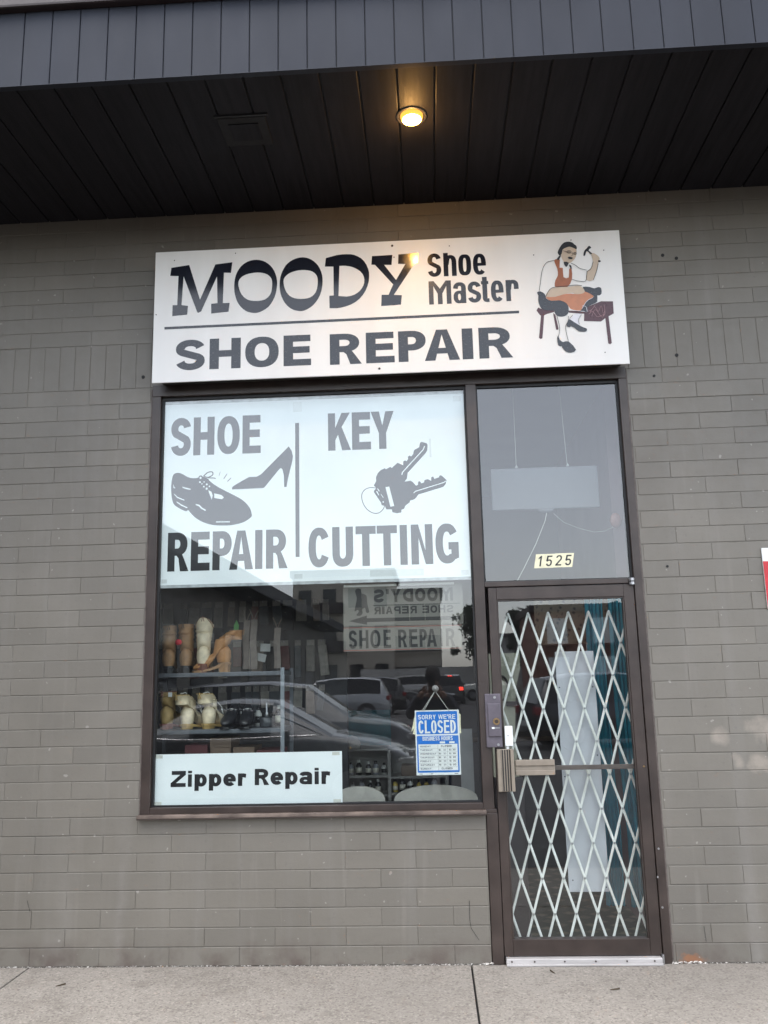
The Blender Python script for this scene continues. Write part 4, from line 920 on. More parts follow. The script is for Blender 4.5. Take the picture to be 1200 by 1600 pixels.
q = MB(); q.flat([smooth([(-.13, 2.115), (-.115, 2.13), (-.095, 2.125), (-.09, 2.10), (-.06, 2.085), (-.055, 2.03), (-.045, 1.985), (-.062, 1.98), (-.07, 2.01), (-.09, 2.0), (-.085, 1.98), (-.10, 1.962), (-.125, 1.966), (-.11, 1.985), (-.115, 2.0), (-.135, 1.99), (-.128, 2.03), (-.12, 2.07)])], .1102); ch(q, 'figure_print', M['dimprint'], ms)
for xa, xb in ((-.20, .128), (.14, .485)): ch(MB().box(xa, .106, 2.140, xb, .1095, 2.154), 'top_rail', M['white'], ms)

# ------------------------------------------------------------------ folding gate behind the door glass
gt = empty('folding_security_gate', (1.11, .13, .09), 'white folding scissor gate of diagonal slats behind the door glass', 'security gate')
px_, dz_ = .1222, .1915; ZTOP, ZB = 1.950, .085
gx0, gx1 = .700, 1.556
for sgn, yy in ((1, .127), (-1, .132)):
    for n in range(-9, 16):
        xt = .9305 + n*px_
        k_ = sgn*(px_/2)/dz_
        za, zb = ZTOP, ZB
        pts = []
        f = lambda z: xt + k_*(ZTOP - z)
        # clip in x
        lo_, hi_ = ZB, ZTOP
        for lim in (gx0, gx1):
            zc = ZTOP - (lim - xt)/k_
            inside_top = gx0 <= f(hi_) <= gx1
            if lo_ < zc < hi_:
                mid = f((zc+hi_)/2)
                if gx0 <= mid <= gx1: lo_ = zc
                else: hi_ = zc
        if hi_ - lo_ < .03 or not (gx0 - 1e-4 <= f((hi_+lo_)/2) <= gx1 + 1e-4): continue
        d = Vector((f(lo_)-f(hi_), 0, lo_-hi_)).normalized(); nx, nz = -d.z*.0085, d.x*.0085
        a, b = (f(hi_), hi_), (f(lo_), lo_)
        nx *= .86; nz *= .86
        sec = ((1, .0030), (.55, .0), (-.55, .0), (-1, .0030), (-.5, .0042), (.5, .0042))     # shallow pressed channel
        bw = random.gauss(0, .0006)
        q = MB().loft([[(p[0]+nx*u_, yy+v_+bw*kk, p[1]+nz*u_) for u_, v_ in sec] for kk, p in ((0, a), (1, ((a[0]+b[0])/2, (a[1]+b[1])/2)), (0, b))])
        ch(q, 'slat', M['gatepaint'], gt)
q = MB(); row = 0; z = ZTOP
while z > ZB:
    for n in range(-1, 8):
        x = .9305 + (n + (.5 if row % 2 else 0))*px_ - px_*0
        if gx0 < x < gx1: q.cyl((x, .1245, z), (x, .1268, z), .0068, .0045, n=10)
    z -= dz_; row += 1
ch(q, 'rivets', M['steel'], gt)
for x in (.702, 1.554): ch(MB().box(x-.006, .137, ZB-.05, x+.006, .15, ZTOP+.03), 'upright', M['gatepaint'], gt)

# ================================================================== SHOP INTERIOR
M['inwall'] = pm('interior_wall', (0.20, 0.17, 0.175), .8, 0, .12, 2, .05, 60, True)
M['inceil'] = pm('interior_ceiling', (0.30, 0.29, 0.30), .8, 0, .06, 2, 0, 60, True)
M['infloor'] = pm('interior_floor', (0.085, 0.065, 0.055), .5, 0, .25, 6, .05, 60, True)
for nm, b_, m_ in (('interior_wall', (-2.5, 4.6, -.02, 2.5, 4.75, 3.62), 'inwall'), ('interior_wall', (-2.62, .201, -.02, -2.5, 4.75, 3.62), 'inwall'),
                   ('interior_wall', (2.5, .201, -.02, 2.62, 4.75, 3.62), 'inwall'), ('interior_ceiling', (-2.62, .201, 3.621, 2.62, 4.75, 3.75), 'inceil'), ('interior_floor', (-2.62, .03, -.04, 2.62, 4.75, .004), 'infloor')):
    tag(MB().box(*b_).build(nm, M[m_]), kind='structure')
part = MB().box(1.62, .75, .005, 1.70, 3.2, 3.60)
M['mauve'] = pm('mauve_wall', (0.30, 0.20, 0.215), .8, 0, .08, 3, .05, 60, True)
tag(part.build('partition_wall', M['mauve']), 'mauve painted partition wall inside, right of the door', 'wall')

# display shelf with boots behind the window
M['shelf'] = pm('grey_shelf', (0.10, 0.11, 0.125), .45, .2, .15, 8, .03, 90, True)
M['post'] = pm('pale_post', (0.20, 0.225, 0.25), .45, .2, .12, 8)
ds = empty('display_shelf', (-1.03, .45, .005), 'grey steel display shelving with boots behind the left half of the window', 'shelf unit')
for z in (1.640, 1.287, .93, .45): ch(MB().box(-1.470, .285, z-.026, -.615, .64, z, .003), 'shelf_board', M['shelf'], ds)
for x in (-1.472, -.614):
    for y in (.28, .63): ch(MB().box(x-.012, y-.006, .005, x+.012, y+.006, 1.66), 'post', M['post'] if y < .5 else M['shelf'], ds)

def leather(name, c, **k): return pm(name, c, k.pop('rough', .55), 0, .22, 22, .15, 90, rvar=.12, **k)
M['tan'] = leather('tan_leather', (0.34, 0.19, 0.09)); M['ivory'] = leather('ivory_leather', (0.70, 0.60, 0.43)); M['cognac'] = leather('cognac_leather', (0.44, 0.21, 0.075))
M['sand'] = leather('sand_suede', (0.70, 0.60, 0.42)); M['olive'] = leather('olive_tan_leather', (0.42, 0.29, 0.12)); M['darkleather'] = leather('dark_leather', (0.012, 0.013, 0.016), rough=.35)
M['heelbrown'] = leather('stacked_heel', (0.17, 0.055, 0.03)); M['gum'] = leather('gum_sole', (0.46, 0.31, 0.11)); M['pinksole'] = leather('red_rubber_sole', (0.26, 0.10, 0.075))
def ring(cx, cz, tilt, wy, hv, zmin, n=16, yoff=0):
    t = R(tilt); v = (-math.sin(t), math.cos(t)); o = []
    for j in range(n):
        a = 2*math.pi*j/n; s_ = hv*math.sin(a)
        o.append((cx + v[0]*s_, yoff + wy*math.cos(a), max(zmin, cz + v[1]*s_)))
    return o
def boot(name, loc, rz, label, H, rs, L, heel, upper, solem, style='tall', group=None, lean=0.0):
    e = empty(name, loc, label, 'boot' if style != 'shoe' else 'shoe', group, rz)
    k = L/.27; hz = heel; q = MB(); b = .010
    foot = [(.215*k, .020+b, 0, .008, .006), (.205*k, .024+b, 0, .024, .015), (.165*k, .034+b, 0, .040, .028), (.10*k, .047+b+hz*.3, 8, .040, .042), (.05*k, .062+b+hz*.7, 32, .037, .058)]
    ank = .046 if style in ('tall', 'western') else .041
    up = [(.012*k, .105+hz, 62, ank-.002, .060), (.0, .155+hz, 88, ank, .054)]
    if style == 'shoe': up = [(.012*k, .080+hz, 62, .036, .052), (-.004, .092+hz, 84, .034, .050)]
    rings = [ring(*p, b) for p in foot] + [ring(*p, b+hz) for p in up]
    if style != 'shoe':
        m_ = 9
        for i in range(1, m_+1):
            f = i/m_; z = .155 + hz + (H-.155-hz)*f; wob = .004*math.sin(i*2.1); crease = (.003 if i % 2 else -.003) if f < .75 else 0
            rg = ring(lean*f + wob, z, 90, ank+(rs-ank)*f + crease, .054+(rs*1.12-.054)*f + crease, 0)
            if style == 'western' and i == m_: rg = [(x, y, zz + .035*math.cos(2*math.atan2(x-lean, y+1e-6))*-1) for x, y, zz in rg]
            if style == 'work' and i >= m_-1: rg = [(x, y*1.08, zz - .5*max(0, x-lean)) for x, y, zz in rg]
            rings.append(rg)
    last = rings[-1]; cx = sum(p[0] for p in last)/len(last)
    rings.append([(cx+(p[0]-cx)*.90, p[1]*.90, p[2]-.003) for p in last])
    rings.append([(cx+(p[0]-cx)*.84, p[1]*.84, p[2]-.06) for p in last])
    q.loft(rings, False, True)
    q.lathe([(.01, b+hz), (.040, b+hz+.004), (.047, .05+hz), (.046, .09+hz), (.02, .13+hz)], (-.004, 0, 0), 14, 1.02, .92)
    u = q.build('upper', upper, e, auto=60)
    s = MB(); pts = [(.222*k, 0), (.205*k, .030), (.16*k, .044), (.09*k, .040), (.0, .035), (-.045, .028), (-.053, 0)]
    pts = pts + [(x, -y) for x, y in pts[-2:0:-1]]
    def soz(x): return hz*max(0, min(1, (.11*k - x)/(.09*k)))
    n = len(pts)
    s.loft([[(x, y, soz(x) + zz) for x, y in pts] for zz in (0.001, b+.003)], False, True)
    s.build('sole', solem, e)
    if hz > .01:
        MB().loft([[(x*.9-.006, y*.9, 0) for x, y in ((.028, .028), (-.03, .030), (-.045, 0), (-.03, -.030), (.028, -.028))], [(x, y, hz+.002) for x, y in ((.032, .032), (-.034, .032), (-.050, 0), (-.034, -.032), (.032, -.032))]]).build('heel', solem, e)
    if style in ('work', 'lace', 'shoe'):
        for i in range(5 if style != 'shoe' else 3):
            z = (.09 + i*.028 if style != 'shoe' else .078+i*.010) + hz; x = .062 - i*.012 if style != 'shoe' else .07 - i*.016
            x += lean*max(0, (z-.155)/(H-.15)) if style != 'shoe' else 0
            MB().tube([(x-.006, -.026, z), (x+.012, 0, z+.008), (x-.006, .026, z)], .0028, 5).build('lace', M['string'], u)
    if style == 'lace' or style == 'work':
        MB().tube([(.05, -.02, .17), (.085, -.035, .13), (.08, -.05, .09), (.06, -.05, .12)], .0026, 5).build('lace', M['string'], u)
    if style in ('tall', 'western', 'work', 'lace'):
        top_ = rings[-3]; MB().tube(top_, .0022, 5, True).build('collar_piping', solem, u)
        bx = min(p[0] for p in top_); bz = max(p[2] for p in top_)
        MB().tube([(bx, -.008, bz-.03), (bx-.006, 0, bz+.006), (bx, .008, bz-.03)], .003, 5).build('pull_tab', solem, u)
    if style in ('tall', 'western'):
        MB().tube([(lean*.9+.0, -rs*1.0, H-.01), (0, -.040, .17), (-.02, -.040, .06+hz)], .002, 5).build('seam', upper, u)
    return e
S1, S2 = 1.6405, 1.2875
boot('tall_boot', (-1.405, .47, S1), R(100), 'tall narrow tan boot at the left end of the top shelf', .315, .046, .25, .035, M['tan'], M['darkleather'], 'tall', 'boots on the top shelf')
boot('tall_boot', (-1.285, .46, S1), R(85), 'tall tan boot with red flower clip left of the ivory boot', .320, .050, .25, .035, M['tan'], M['darkleather'], 'tall', 'boots on the top shelf', -.015)
boot('western_boot', (-1.160, .42, S1), R(95), 'ivory western boot with brown stacked heel on the top shelf', .325, .060, .27, .045, M['ivory'], M['heelbrown'], 'western', 'boots on the top shelf', .02)
boot('ankle_boot', (-1.035, .44, S1), R(190), 'cognac brown boot lying bent over on the top shelf right of ivory boot', .27, .040, .24, .050, M['cognac'], M['tan'], 'tall', 'boots on the top shelf', -.085)
boot('lace_boot', (-1.395, .44, S2), R(70), 'olive tan lace boot with paper tag at the left of the second shelf', .235, .054, .27, .022, M['olive'], M['pinksole'], 'lace', 'boots on the second shelf')
boot('work_boot', (-1.250, .40, S2), R(62), 'cream suede work boot, left one of the pair on the second shelf', .215, .050, .25, .020, M['sand'], M['gum'], 'work', 'boots on the second shelf', -.05)
boot('work_boot', (-1.110, .40, S2), R(68), 'cream suede work boot, right one of the pair on the second shelf', .220, .052, .25, .020, M['sand'], M['gum'], 'work', 'boots on the second shelf', -.045)
boot('dark_shoe', (-.965, .46, S2), R(265), 'black lace shoe standing next to the cream boots on the second shelf', .1, .04, .25, .014, M['darkleather'], M['darkleather'], 'shoe', 'black shoes on the second shelf')
boot('dark_shoe', (-.870, .46, S2), R(275), 'black lace shoe standing next to the small jar on the second shelf', .1, .04, .25, .014, M['darkleather'], M['darkleather'], 'shoe', 'black shoes on the second shelf')
M['flower'] = pm('red_flower', (0.62, 0.01, 0.03), .5)
fl = MB()
for i in range(7):
    a = i*2*math.pi/7; fl.lathe([(.002, -.004), (.012, -.002), (.013, .004), (.004, .010)], (-1.318+.012*math.cos(a), .385, 1.838+.012*math.sin(a)), 8)
fl.lathe([(.002, -.004), (.014, 0), (.012, .012), (.003, .016)], (-1.318, .380, 1.836), 10)
tag(fl.build('flower_clip', M['flower'], smooth=True), 'bright red flower clip on the tall tan boot', 'flower clip')
tg = MB().box(-1.377, .383, 1.492, -1.352, .385, 1.520); tag(tg.build('paper_tag', M['white']), 'small white paper tag on the olive lace boot', 'tag')
M['jar'] = pm('dark_jar', (0.05, 0.055, 0.06), .2, 0, .2); M['jarlid'] = pm('jar_lid', (0.35, 0.36, 0.37), .35, .6)
jr = empty('polish_jar', (-.745, .44, S2), 'small dark jar with a brush standing at the right of second shelf', 'jar')
MB().lathe([(.040, 0), (.045, .006), (.046, .055), (.038, .062)], n=18).build('body', M['jar'], jr, smooth=True)
MB().lathe([(.012, .063), (.012, .085), (.007, .095), (.007, .15), (.003, .155)], n=12).build('brush_handle', M['jarlid'], jr, smooth=True)
# boxes on the lower shelf
M['box_dark'] = pm('dark_box', (0.03, 0.022, 0.025), .5); M['box_red'] = pm('maroon_box', (0.09, 0.02, 0.022), .5); M['box_brown'] = pm('brown_box', (0.14, 0.095, 0.065), .7)
for x, w_, h_, m_, lab in ((-1.44, .17, .20, 'box_dark', 'black shoe box at the left of the lower shelf'), (-1.25, .14, .26, 'box_red', 'tall maroon shoe box on the lower shelf'), (-1.09, .13, .30, 'box_brown', 'tall brown carton on the lower shelf'), (-.94, .13, .24, 'box_brown', 'plain brown carton right of the tall brown one'), (-.79, .15, .22, 'box_red', 'maroon shoe box at the right end of the lower shelf')):
    e = empty('shoe_box', (x+w_/2, .48, .9305), lab, 'box', 'boxes on the lower shelf')
    MB().box(-w_/2, -.12, 0, w_/2, .12, h_*.8, .002).build('box', M[m_], e); MB().box(-w_/2-.003, -.123, h_*.8-.0, w_/2+.003, .123, h_, .002).build('lid', M[m_], e)

# pegboard with hanging goods
M['peg'] = pm('dark_pegboard', (0.035, 0.035, 0.038), .7, 0, .2, 10)
pb = empty('pegboard', (-1.15, 1.25, 1.0), 'dark pegboard wall panel behind the boot shelves', 'pegboard')
ch(MB().box(-2.3, 1.25, .30, -.30, 1.27, 2.9), 'panel', M['peg'], pb)
for x in (-2.29, -.32): ch(MB().box(x-.02, 1.2715, .005, x+.02, 1.31, 2.9), 'upright', M['peg'], pb)
PC = [((0.30, 0.28, 0.25), 'pale grey'), ((0.16, 0.12, 0.09), 'brown'), ((0.06, 0.07, 0.08), 'charcoal'), ((0.22, 0.20, 0.18), 'stone coloured'), ((0.02, 0.02, 0.025), 'black'), ((0.12, 0.03, 0.03), 'dark red')]
PM_ = [pm('pack_%d' % i, c, .5, 0, .2, 25) for i, (c, _) in enumerate(PC)]
M['green'] = pm('green_tag', (0.08, 0.32, 0.07), .5)
ORD = ('first second third fourth fifth sixth seventh eighth ninth tenth eleventh twelfth thirteenth fourteenth fifteenth sixteenth seventeenth eighteenth nineteenth twentieth'.split() + ['later']*20)
rows_ = ((2.16, .20, 'upper'), (1.86, .24, 'middle'), (1.53, .19, 'lower'))
for rz_, hgt, rn in rows_:
    x = -2.0; cnt = 0
    while x < -.42:
        w_ = random.choice((.05, .065, .08)); ci = random.randrange(6); hh = hgt*random.uniform(.7, 1.1)
        e = empty('hanging_packet', (x, 1.225, rz_), '%s packet, %s from the left in the %s row on the dark pegboard' % (PC[ci][1], ORD[cnt], rn), 'packet', 'packets hanging on the pegboard', 0)
        o_ = MB().box(-w_/2, -.010, -hh, w_/2, .008, -.03, .004).build('packet', PM_[ci], e); o_.rotation_euler = (0, random.gauss(0, .06), 0)
        MB().box(-w_/2*.9, -.002, -.031, w_/2*.9, .002, .012).build('header_card', PM_[3 if ci != 3 else 0], e)
        MB().tube([(0, .024, .0), (0, -.03, .0), (0, -.035, .008)], .002, 5).build('hook', M['steel'], e)
        x += w_ + random.uniform(.008, .05); cnt += 1
gtg = MB().prism([(-1.005, 1.905), (-.972, 1.905), (-.968, 1.955), (-.985, 1.99), (-1.002, 1.955)], .60, .604); tag(gtg.build('green_tag', M['green']), 'bright green tag hanging among the goods above the top shelf', 'tag')
M['cardtag'] = pm('card_tag', (0.40, 0.40, 0.38), .7)
for x, z, a, lab in ((-.79, 1.80, .05, 'upper grey card tag hanging right of the boots'), (-.82, 1.735, .25, 'lower tilted grey card tag hanging right of the boots')):
    o_ = MB().box(-.034, -.002, -.026, .034, .002, .026).build('card_tag', M['cardtag'], None, loc=(x, .62, z), rot=(0, a, 0)); tag(o_, lab, 'tag', 'card tags')
M['strap'] = leather('dull_strap', (0.20, 0.165, 0.14))
for i, (x, zt, zb, lab) in enumerate(((-.915, 1.985, 1.66, 'left pale leather strap hanging right of the cognac boot'), (-.865, 1.99, 1.66, 'wide pale leather strap hanging beside the card tags'), (-.705, 1.93, 1.66, 'forked leather strap hanging above the right end of shelf'))):
    e = empty('leather_strap', (x, .60, zb), lab, 'strap', 'leather straps')
    MB().loft([[(-.022+.004*math.sin(j), -.004, j*(zt-zb)/8), (.022+.004*math.sin(j), -.004, j*(zt-zb)/8), (.022+.004*math.sin(j), .004, j*(zt-zb)/8), (-.022+.004*math.sin(j), .004, j*(zt-zb)/8)] for j in range(9)]).build('strap', M['strap'], e)
    MB().tube([(-.03, 0, zt-zb+.07), (-.012, 0, zt-zb+.03), (0, 0, zt-zb-.01), (.014, 0, zt-zb+.03), (.03, 0, zt-zb+.06)], .004, 6).build('fork', M['strap'], e)

# bookcase with bottles
M['case'] = pm('grey_bookcase', (0.30, 0.29, 0.27), .6, 0, .1, 6, .02, 60, True)
bc = empty('bottle_case', (0, 1.75, .005), 'low grey bookcase full of polish bottles seen through the window', 'bookcase')
for x in (-.62, -.02, .42): ch(MB().box(x-.012, 1.62, .005, x+.012, 1.90, 1.035), 'side', M['case'], bc)
for xa, xb, zs in ((-.608, -.032, (1.045, .845, .705, .50, .28)), (-.008, .408, (1.045, .835, .715, .50, .28))):
    for z in zs: ch(MB().box(xa, 1.621, z-.016, xb, 1.895, z), 'shelf', M['case'], bc)
ch(MB().box(-.632, 1.901, .005, .432, 1.912, 1.046), 'back', M['case'], bc)
M['b_black'] = pm('black_bottle', (0.012, 0.012, 0.014), .25); M['b_white'] = pm('white_bottle', (0.55, 0.55, 0.52), .35); M['b_yellow'] = pm('yellow_bottle', (0.50, 0.36, 0.05), .35); M['b_grey'] = pm('grey_bottle', (0.20, 0.21, 0.23), .3); M['b_label'] = pm('bottle_label', (0.60, 0.57, 0.48), .6)
def bottle_kind(mn, capn, r_, h_):
    e = empty('bottle', (0, 0, 0))
    MB().lathe([(r_*.92, 0), (r_, .004), (r_, h_*.62), (r_*.5, h_*.78), (r_*.42, h_*.82)], n=14).build('body', M[mn], e, smooth=True)
    MB().lathe([(r_*.48, h_*.82), (r_*.5, h_*.84), (r_*.48, h_), (.002, h_)], n=12).build('cap', M[capn], e, smooth=True)
    MB().lathe([(r_*1.02, h_*.16), (r_*1.02, h_*.50)], n=14).build('label', M['b_label' if mn != 'b_white' else 'b_black'], e, smooth=True)
    return e
kinds = {'black': bottle_kind('b_black', 'b_white', .024, .115), 'white': bottle_kind('b_white', 'b_black', .024, .10), 'yellow': bottle_kind('b_yellow', 'b_black', .022, .095), 'grey': bottle_kind('b_grey', 'b_black', .026, .11)}
first = {k_: True for k_ in kinds}
for bay, xa, xb, z, mixk, rn in (('left', -.58, -.05, .8452, ('black', 'black', 'grey', 'white', 'grey'), 'upper'), ('left', -.58, -.05, .7052, ('grey', 'black', 'black', 'black', 'white'), 'lower'), ('right', .02, .39, .7152, ('yellow', 'black', 'white', 'yellow', 'yellow', 'grey'), 'lower')):
    x = xa; i = 0
    while x < xb:
        kn = mixk[i % len(mixk)]
        e = kinds[kn] if first[kn] else copy_tree(kinds[kn]); first[kn] = False
        e.location = (x, 1.67 + random.uniform(0, .03), z); e.rotation_euler = (0, 0, random.uniform(0, 6))
        sz = random.uniform(.85, 1.1); e.scale = (sz, sz, min(sz, 1.0))
        tag(e, '%s polish bottle, %s from the left on the %s shelf of the %s bookcase bay' % (kn, ORD[i], rn, bay), 'bottle', 'polish bottles in the bookcase')
        x += random.uniform(.056, .075); i += 1
for i, (x, y, kn) in enumerate(((-1.02, .58, 'grey'), (-.955, .59, 'white'), (-.895, .58, 'grey'), (-.83, .59, 'white'), (-.69, .57, 'black'))):
    e = copy_tree(kinds[kn]); e.location = (x, y, S2); e.scale = (1, 1, 1.15 + .1*(i % 2)); e.rotation_euler = (0, 0, i)
    tag(e, '%s polish bottle, %s from the left behind the black shoes on the boot shelves' % (kn, ORD[i]), 'bottle', 'polish bottles behind the black shoes')
MB_ = MB().box(-.13, -.10, 0, .13, .10, .075, .004); o_ = MB_.build('carton', M['box_brown'], None, loc=(.20, 1.74, .8355)); tag(o_, 'small brown carton on the upper right shelf of the bookcase', 'carton')
M['teal'] = pm('teal_cloth', (0.02, 0.11, 0.13), .8); M['capcloth'] = pm('grey_cap', (0.32, 0.31, 0.29), .8)
tp = MB().box(-.52, 2.02, .90, -.02, 2.04, 1.32); tag(tp.build('teal_board', M['teal']), 'dark teal board standing behind the bookcase', 'board')
hk = empty('baseball_cap', (-.305, 1.66, 1.0465), 'grey peaked cap lying on top of the bookcase', 'cap')
MB().lathe([(.062, 0), (.066, .02), (.060, .055), (.035, .085), (.004, .094)], n=18).build('crown', M['capcloth'], hk, smooth=True)
q = MB(); q.loft([[(.03, -.055, .012), (.075, -.06, .010), (.12, -.035, .006), (.13, 0, .004), (.12, .035, .006), (.075, .06, .010), (.03, .055, .012)], [(.03, -.055, .018), (.075, -.06, .016), (.12, -.035, .012), (.13, 0, .010), (.12, .035, .012), (.075, .06, .016), (.03, .055, .018)]]); q.build('peak', M['capcloth'], hk)
# two pale chair backs near the glass
M['chairshell'] = pm('pale_chair', (0.46, 0.44, 0.40), .5)
for x, lab in ((-.17, 'pale round chair back beside the zipper card'), (.33, 'wide pale chair back below the closed sign')):
    e = empty('chair', (x, .62, .005), lab, 'chair', 'pale chairs inside the window')
    w_ = .17 if x < 0 else .27
    pts = [(w_*math.cos(R(a)), .80 + .085*math.sin(R(a))) for a in range(0, 181, 15)] + [(-w_, .62), (w_, .62)]
    MB().prism(pts, -.015, .015).build('backrest', M['chairshell'], e)
    MB().box(-w_, .0155, .44, w_, .42, .47, .01).build('seat', M['chairshell'], e)
    for sx in (-1, 1):
        for y in (.03, .39): MB().cyl((sx*w_*.85, y, 0), (sx*w_*.85, y, .44), .012, n=8).build('leg', M['steel'], e)
        MB().cyl((sx*w_*.85, .0, .47), (sx*w_*.85, .0, .619), .010, n=8).build('back_post', M['steel'], e)
wb = MB().box(.50, .70, .006, .585, .72, 1.235); M['greyboard'] = pm('grey_board', (0.26, 0.265, 0.27), .6, 0, .15, 7); tag(wb.build('grey_board', M['greyboard']), 'tall grey board leaning inside the window beside the mullion', 'board')

# seen through the door
M['perf'] = pm('pale_grey_board', (0.44, 0.45, 0.49), .5, 0, .06, 6)
wp = empty('pale_panel', (1.20, .17, .335), 'tall pale grey panel with small holes hung behind the security gate', 'panel')
ch(MB().box(1.085, .165, .335, 1.318, .173, 1.715, .002), 'panel', M['perf'], wp)
q = MB()
for x, z in ((1.10, 1.50), (1.30, 1.50), (1.10, 1.32), (1.30, 1.10), (1.10, .98), (1.30, .78), (1.11, .40), (1.30, .36)): q.cyl((x, .1635, z), (x, .1648, z), .004, n=8)
ch(q, 'hole', M['black'], wp)
for x in (1.12, 1.28): ch(MB().tube([(x, .168, 1.716), (x, .168, 1.76), (x, .150, 1.765), (x, .134, 1.755)], .002, 5), 'hook', M['steel'], wp)
M['curtain'] = pm('teal_curtain_cloth', (0.03, 0.30, 0.41), .75, 0, .2, 5, .03, 60, True)
cu = empty('teal_curtain', (1.49, .55, .16), 'long teal blue curtain hanging behind the right side of the door', 'curtain')
for xa, xb, y_ in ((1.355, 1.475, .56), (1.50, 1.615, .52)):
    n = 26; fr_ = [(xa+(xb-xa)*i/n, y_ + .018*math.sin(i*1.25) + .008*math.sin(i*2.9)) for i in range(n+1)]
    q = MB(); prof = fr_ + [(x, y+.004) for x, y in fr_[::-1]]
    q.loft([[(x + (.012*math.sin(z*3)*(2.06-z)), y, z) for x, y in prof] for z in (.16, .6, 1.1, 1.6, 2.06)]); ch(q, 'panel', M['curtain'], cu, auto=50)
ch(MB().cyl((1.20, .545, 2.075), (1.66, .545, 2.075), .010, n=10), 'rod', M['steel'], cu)
def pattern_mat(name, base, mark, sc, rough=.8):
    m = bpy.data.materials.new(name); m.use_nodes = True; t = m.node_tree; b = t.nodes['Principled BSDF']
    tc = t.nodes.new('ShaderNodeNewGeometry'); mp = t.nodes.new('ShaderNodeMapping'); mp.inputs['Rotation'].default_value = (R(45) if name == 'valance_cloth' else 0, R(45) if name == 'valance_cloth' else 0, R(45)); mp.inputs['Scale'].default_value = (sc, sc, sc)
    vo = t.nodes.new('ShaderNodeTexVoronoi'); vo.distance = 'CHEBYCHEV'; vo.inputs['Randomness'].default_value = .35; vo.inputs['Scale'].default_value = 1
    rp = t.nodes.new('ShaderNodeValToRGB'); rp.color_ramp.interpolation = 'CONSTANT'
    els = rp.color_ramp.elements; els[0].color = (*mark, 1); els[1].position = .26; els[1].color = (*base, 1)
    e = els.new(.16); e.color = (*[(x+y)/2 for x, y in zip(base, mark)], 1)
    t.links.new(tc.outputs['Position'], mp.inputs[0]); t.links.new(mp.outputs[0], vo.inputs['Vector']); t.links.new(vo.outputs['Distance'], rp.inputs[0]); t.links.new(rp.outputs[0], b.inputs['Base Color']); b.inputs['Roughness'].default_value = rough
    return m
M['valance'] = pattern_mat('valance_cloth', (0.14, 0.11, 0.08), (0.03, 0.025, 0.025), 26)
vl = MB().box(1.05, .80, 1.78, 1.61, .815, 2.14); tag(vl.build('patterned_cloth', M['valance']), 'beige cloth with dark diamonds hanging high behind the door', 'cloth')
M['rug'] = pattern_mat('rug_pattern', (0.028, 0.040, 0.030), (0.13, 0.12, 0.085), 8)
M['rugedge'] = pm('rug_border', (0.10, 0.055, 0.04), .9, 0, .3, 30)
rg = empty('patterned_rug', (1.2, 1.3, .004), 'dark green patterned rug on the floor behind the door', 'rug')
ch(MB().box(.75, .32, .0045, 1.61, 2.3, .011), 'field', M['rug'], rg)
for b_ in ((.70, .32, .749, 2.3), (.70, .27, 1.61, .319), (.70, 2.301, 1.61, 2.36)): ch(MB().box(b_[0], b_[1], .0045, b_[2], b_[3], .0125), 'border', M['rugedge'], rg)
M['machine'] = pm('machine_enamel', (0.33, 0.33, 0.26), .4, 0, .1, 9)
mc = empty('stitching_machine', (.80, .55, .005), 'pale green stitching machine with hand wheel at the left behind the door', 'machine')
ch(MB().box(.70, .42, .005, .88, .70, .95, .01), 'stand', M['box_dark'], mc)
ch(MB().prism([(.70, .95), (.86, .95), (.845, 1.20), (.865, 1.50), (.90, 1.62), (.90, 1.72), (.70, 1.72)], .46, .66), 'body', M['machine'], mc)
ch(MB().tube([(.775+.065*math.cos(a)*.6, .445, 1.50+.075*math.sin(a)) for a in [i*math.pi/10 for i in range(20)]], .007, 6, True), 'hand_wheel', M['box_dark'], mc)
ch(MB().box(.80, .44, 1.385, .865, .4595, 1.415, .003), 'tension_block', M['box_dark'], mc)
ctr = empty('dark_counter', (1.05, 2.6, .005), 'dark service counter deep inside the shop behind the door', 'counter')
ch(MB().box(.45, 2.4, .005, 1.60, 3.0, 1.02, .01), 'cabinet', M['box_dark'], ctr); ch(MB().box(.42, 2.37, 1.0205, 1.61, 3.03, 1.06, .006), 'top', M['box_brown'], ctr)

# ================================================================== ACROSS THE STREET (seen mirrored in the glass)
M['tyre'] = pm('tyre', (0.015, 0.015, 0.016), .8); M['rim'] = pm('rim', (0.35, 0.35, 0.36), .35, .8); M['carglass'] = pm('car_glass', (0.012, 0.014, 0.016), .06, 0, .1, rvar=.02)
M['headlamp'] = pm('headlamp', (0.6, 0.6, 0.6), .1, 0, .1); M['taillamp'] = pm('tail_lamp', (0.35, 0.01, 0.015), .15); M['brake'] = emis('lit_brake_lamp', (1.0, .05, .03), 4.0); M['plastic'] = pm('bumper_plastic', (0.03, 0.03, 0.032), .6); M['chrome'] = pm('chrome', (0.75, 0.75, 0.76), .12, 1, .03)
def paint(n, c): return pm('car_paint_' + n, c, .35, .25, .06, 3, 0, coat=.8)
SED = [(0, .62, .62, .62, 0), (.08, .74, .86, .90, 0), (.45, .83, .95, 1.00, 0), (.95, .86, .96, 1.03, 0), (1.55, .88, .95, 1.40, 1), (2.1, .885, .94, 1.46, 1), (2.65, .885, .93, 1.42, 1), (3.45, .875, .92, .98, 0), (4.1, .83, .82, .86, 0), (4.42, .74, .68, .71, 0), (4.55, .58, .55, .56, 0)]
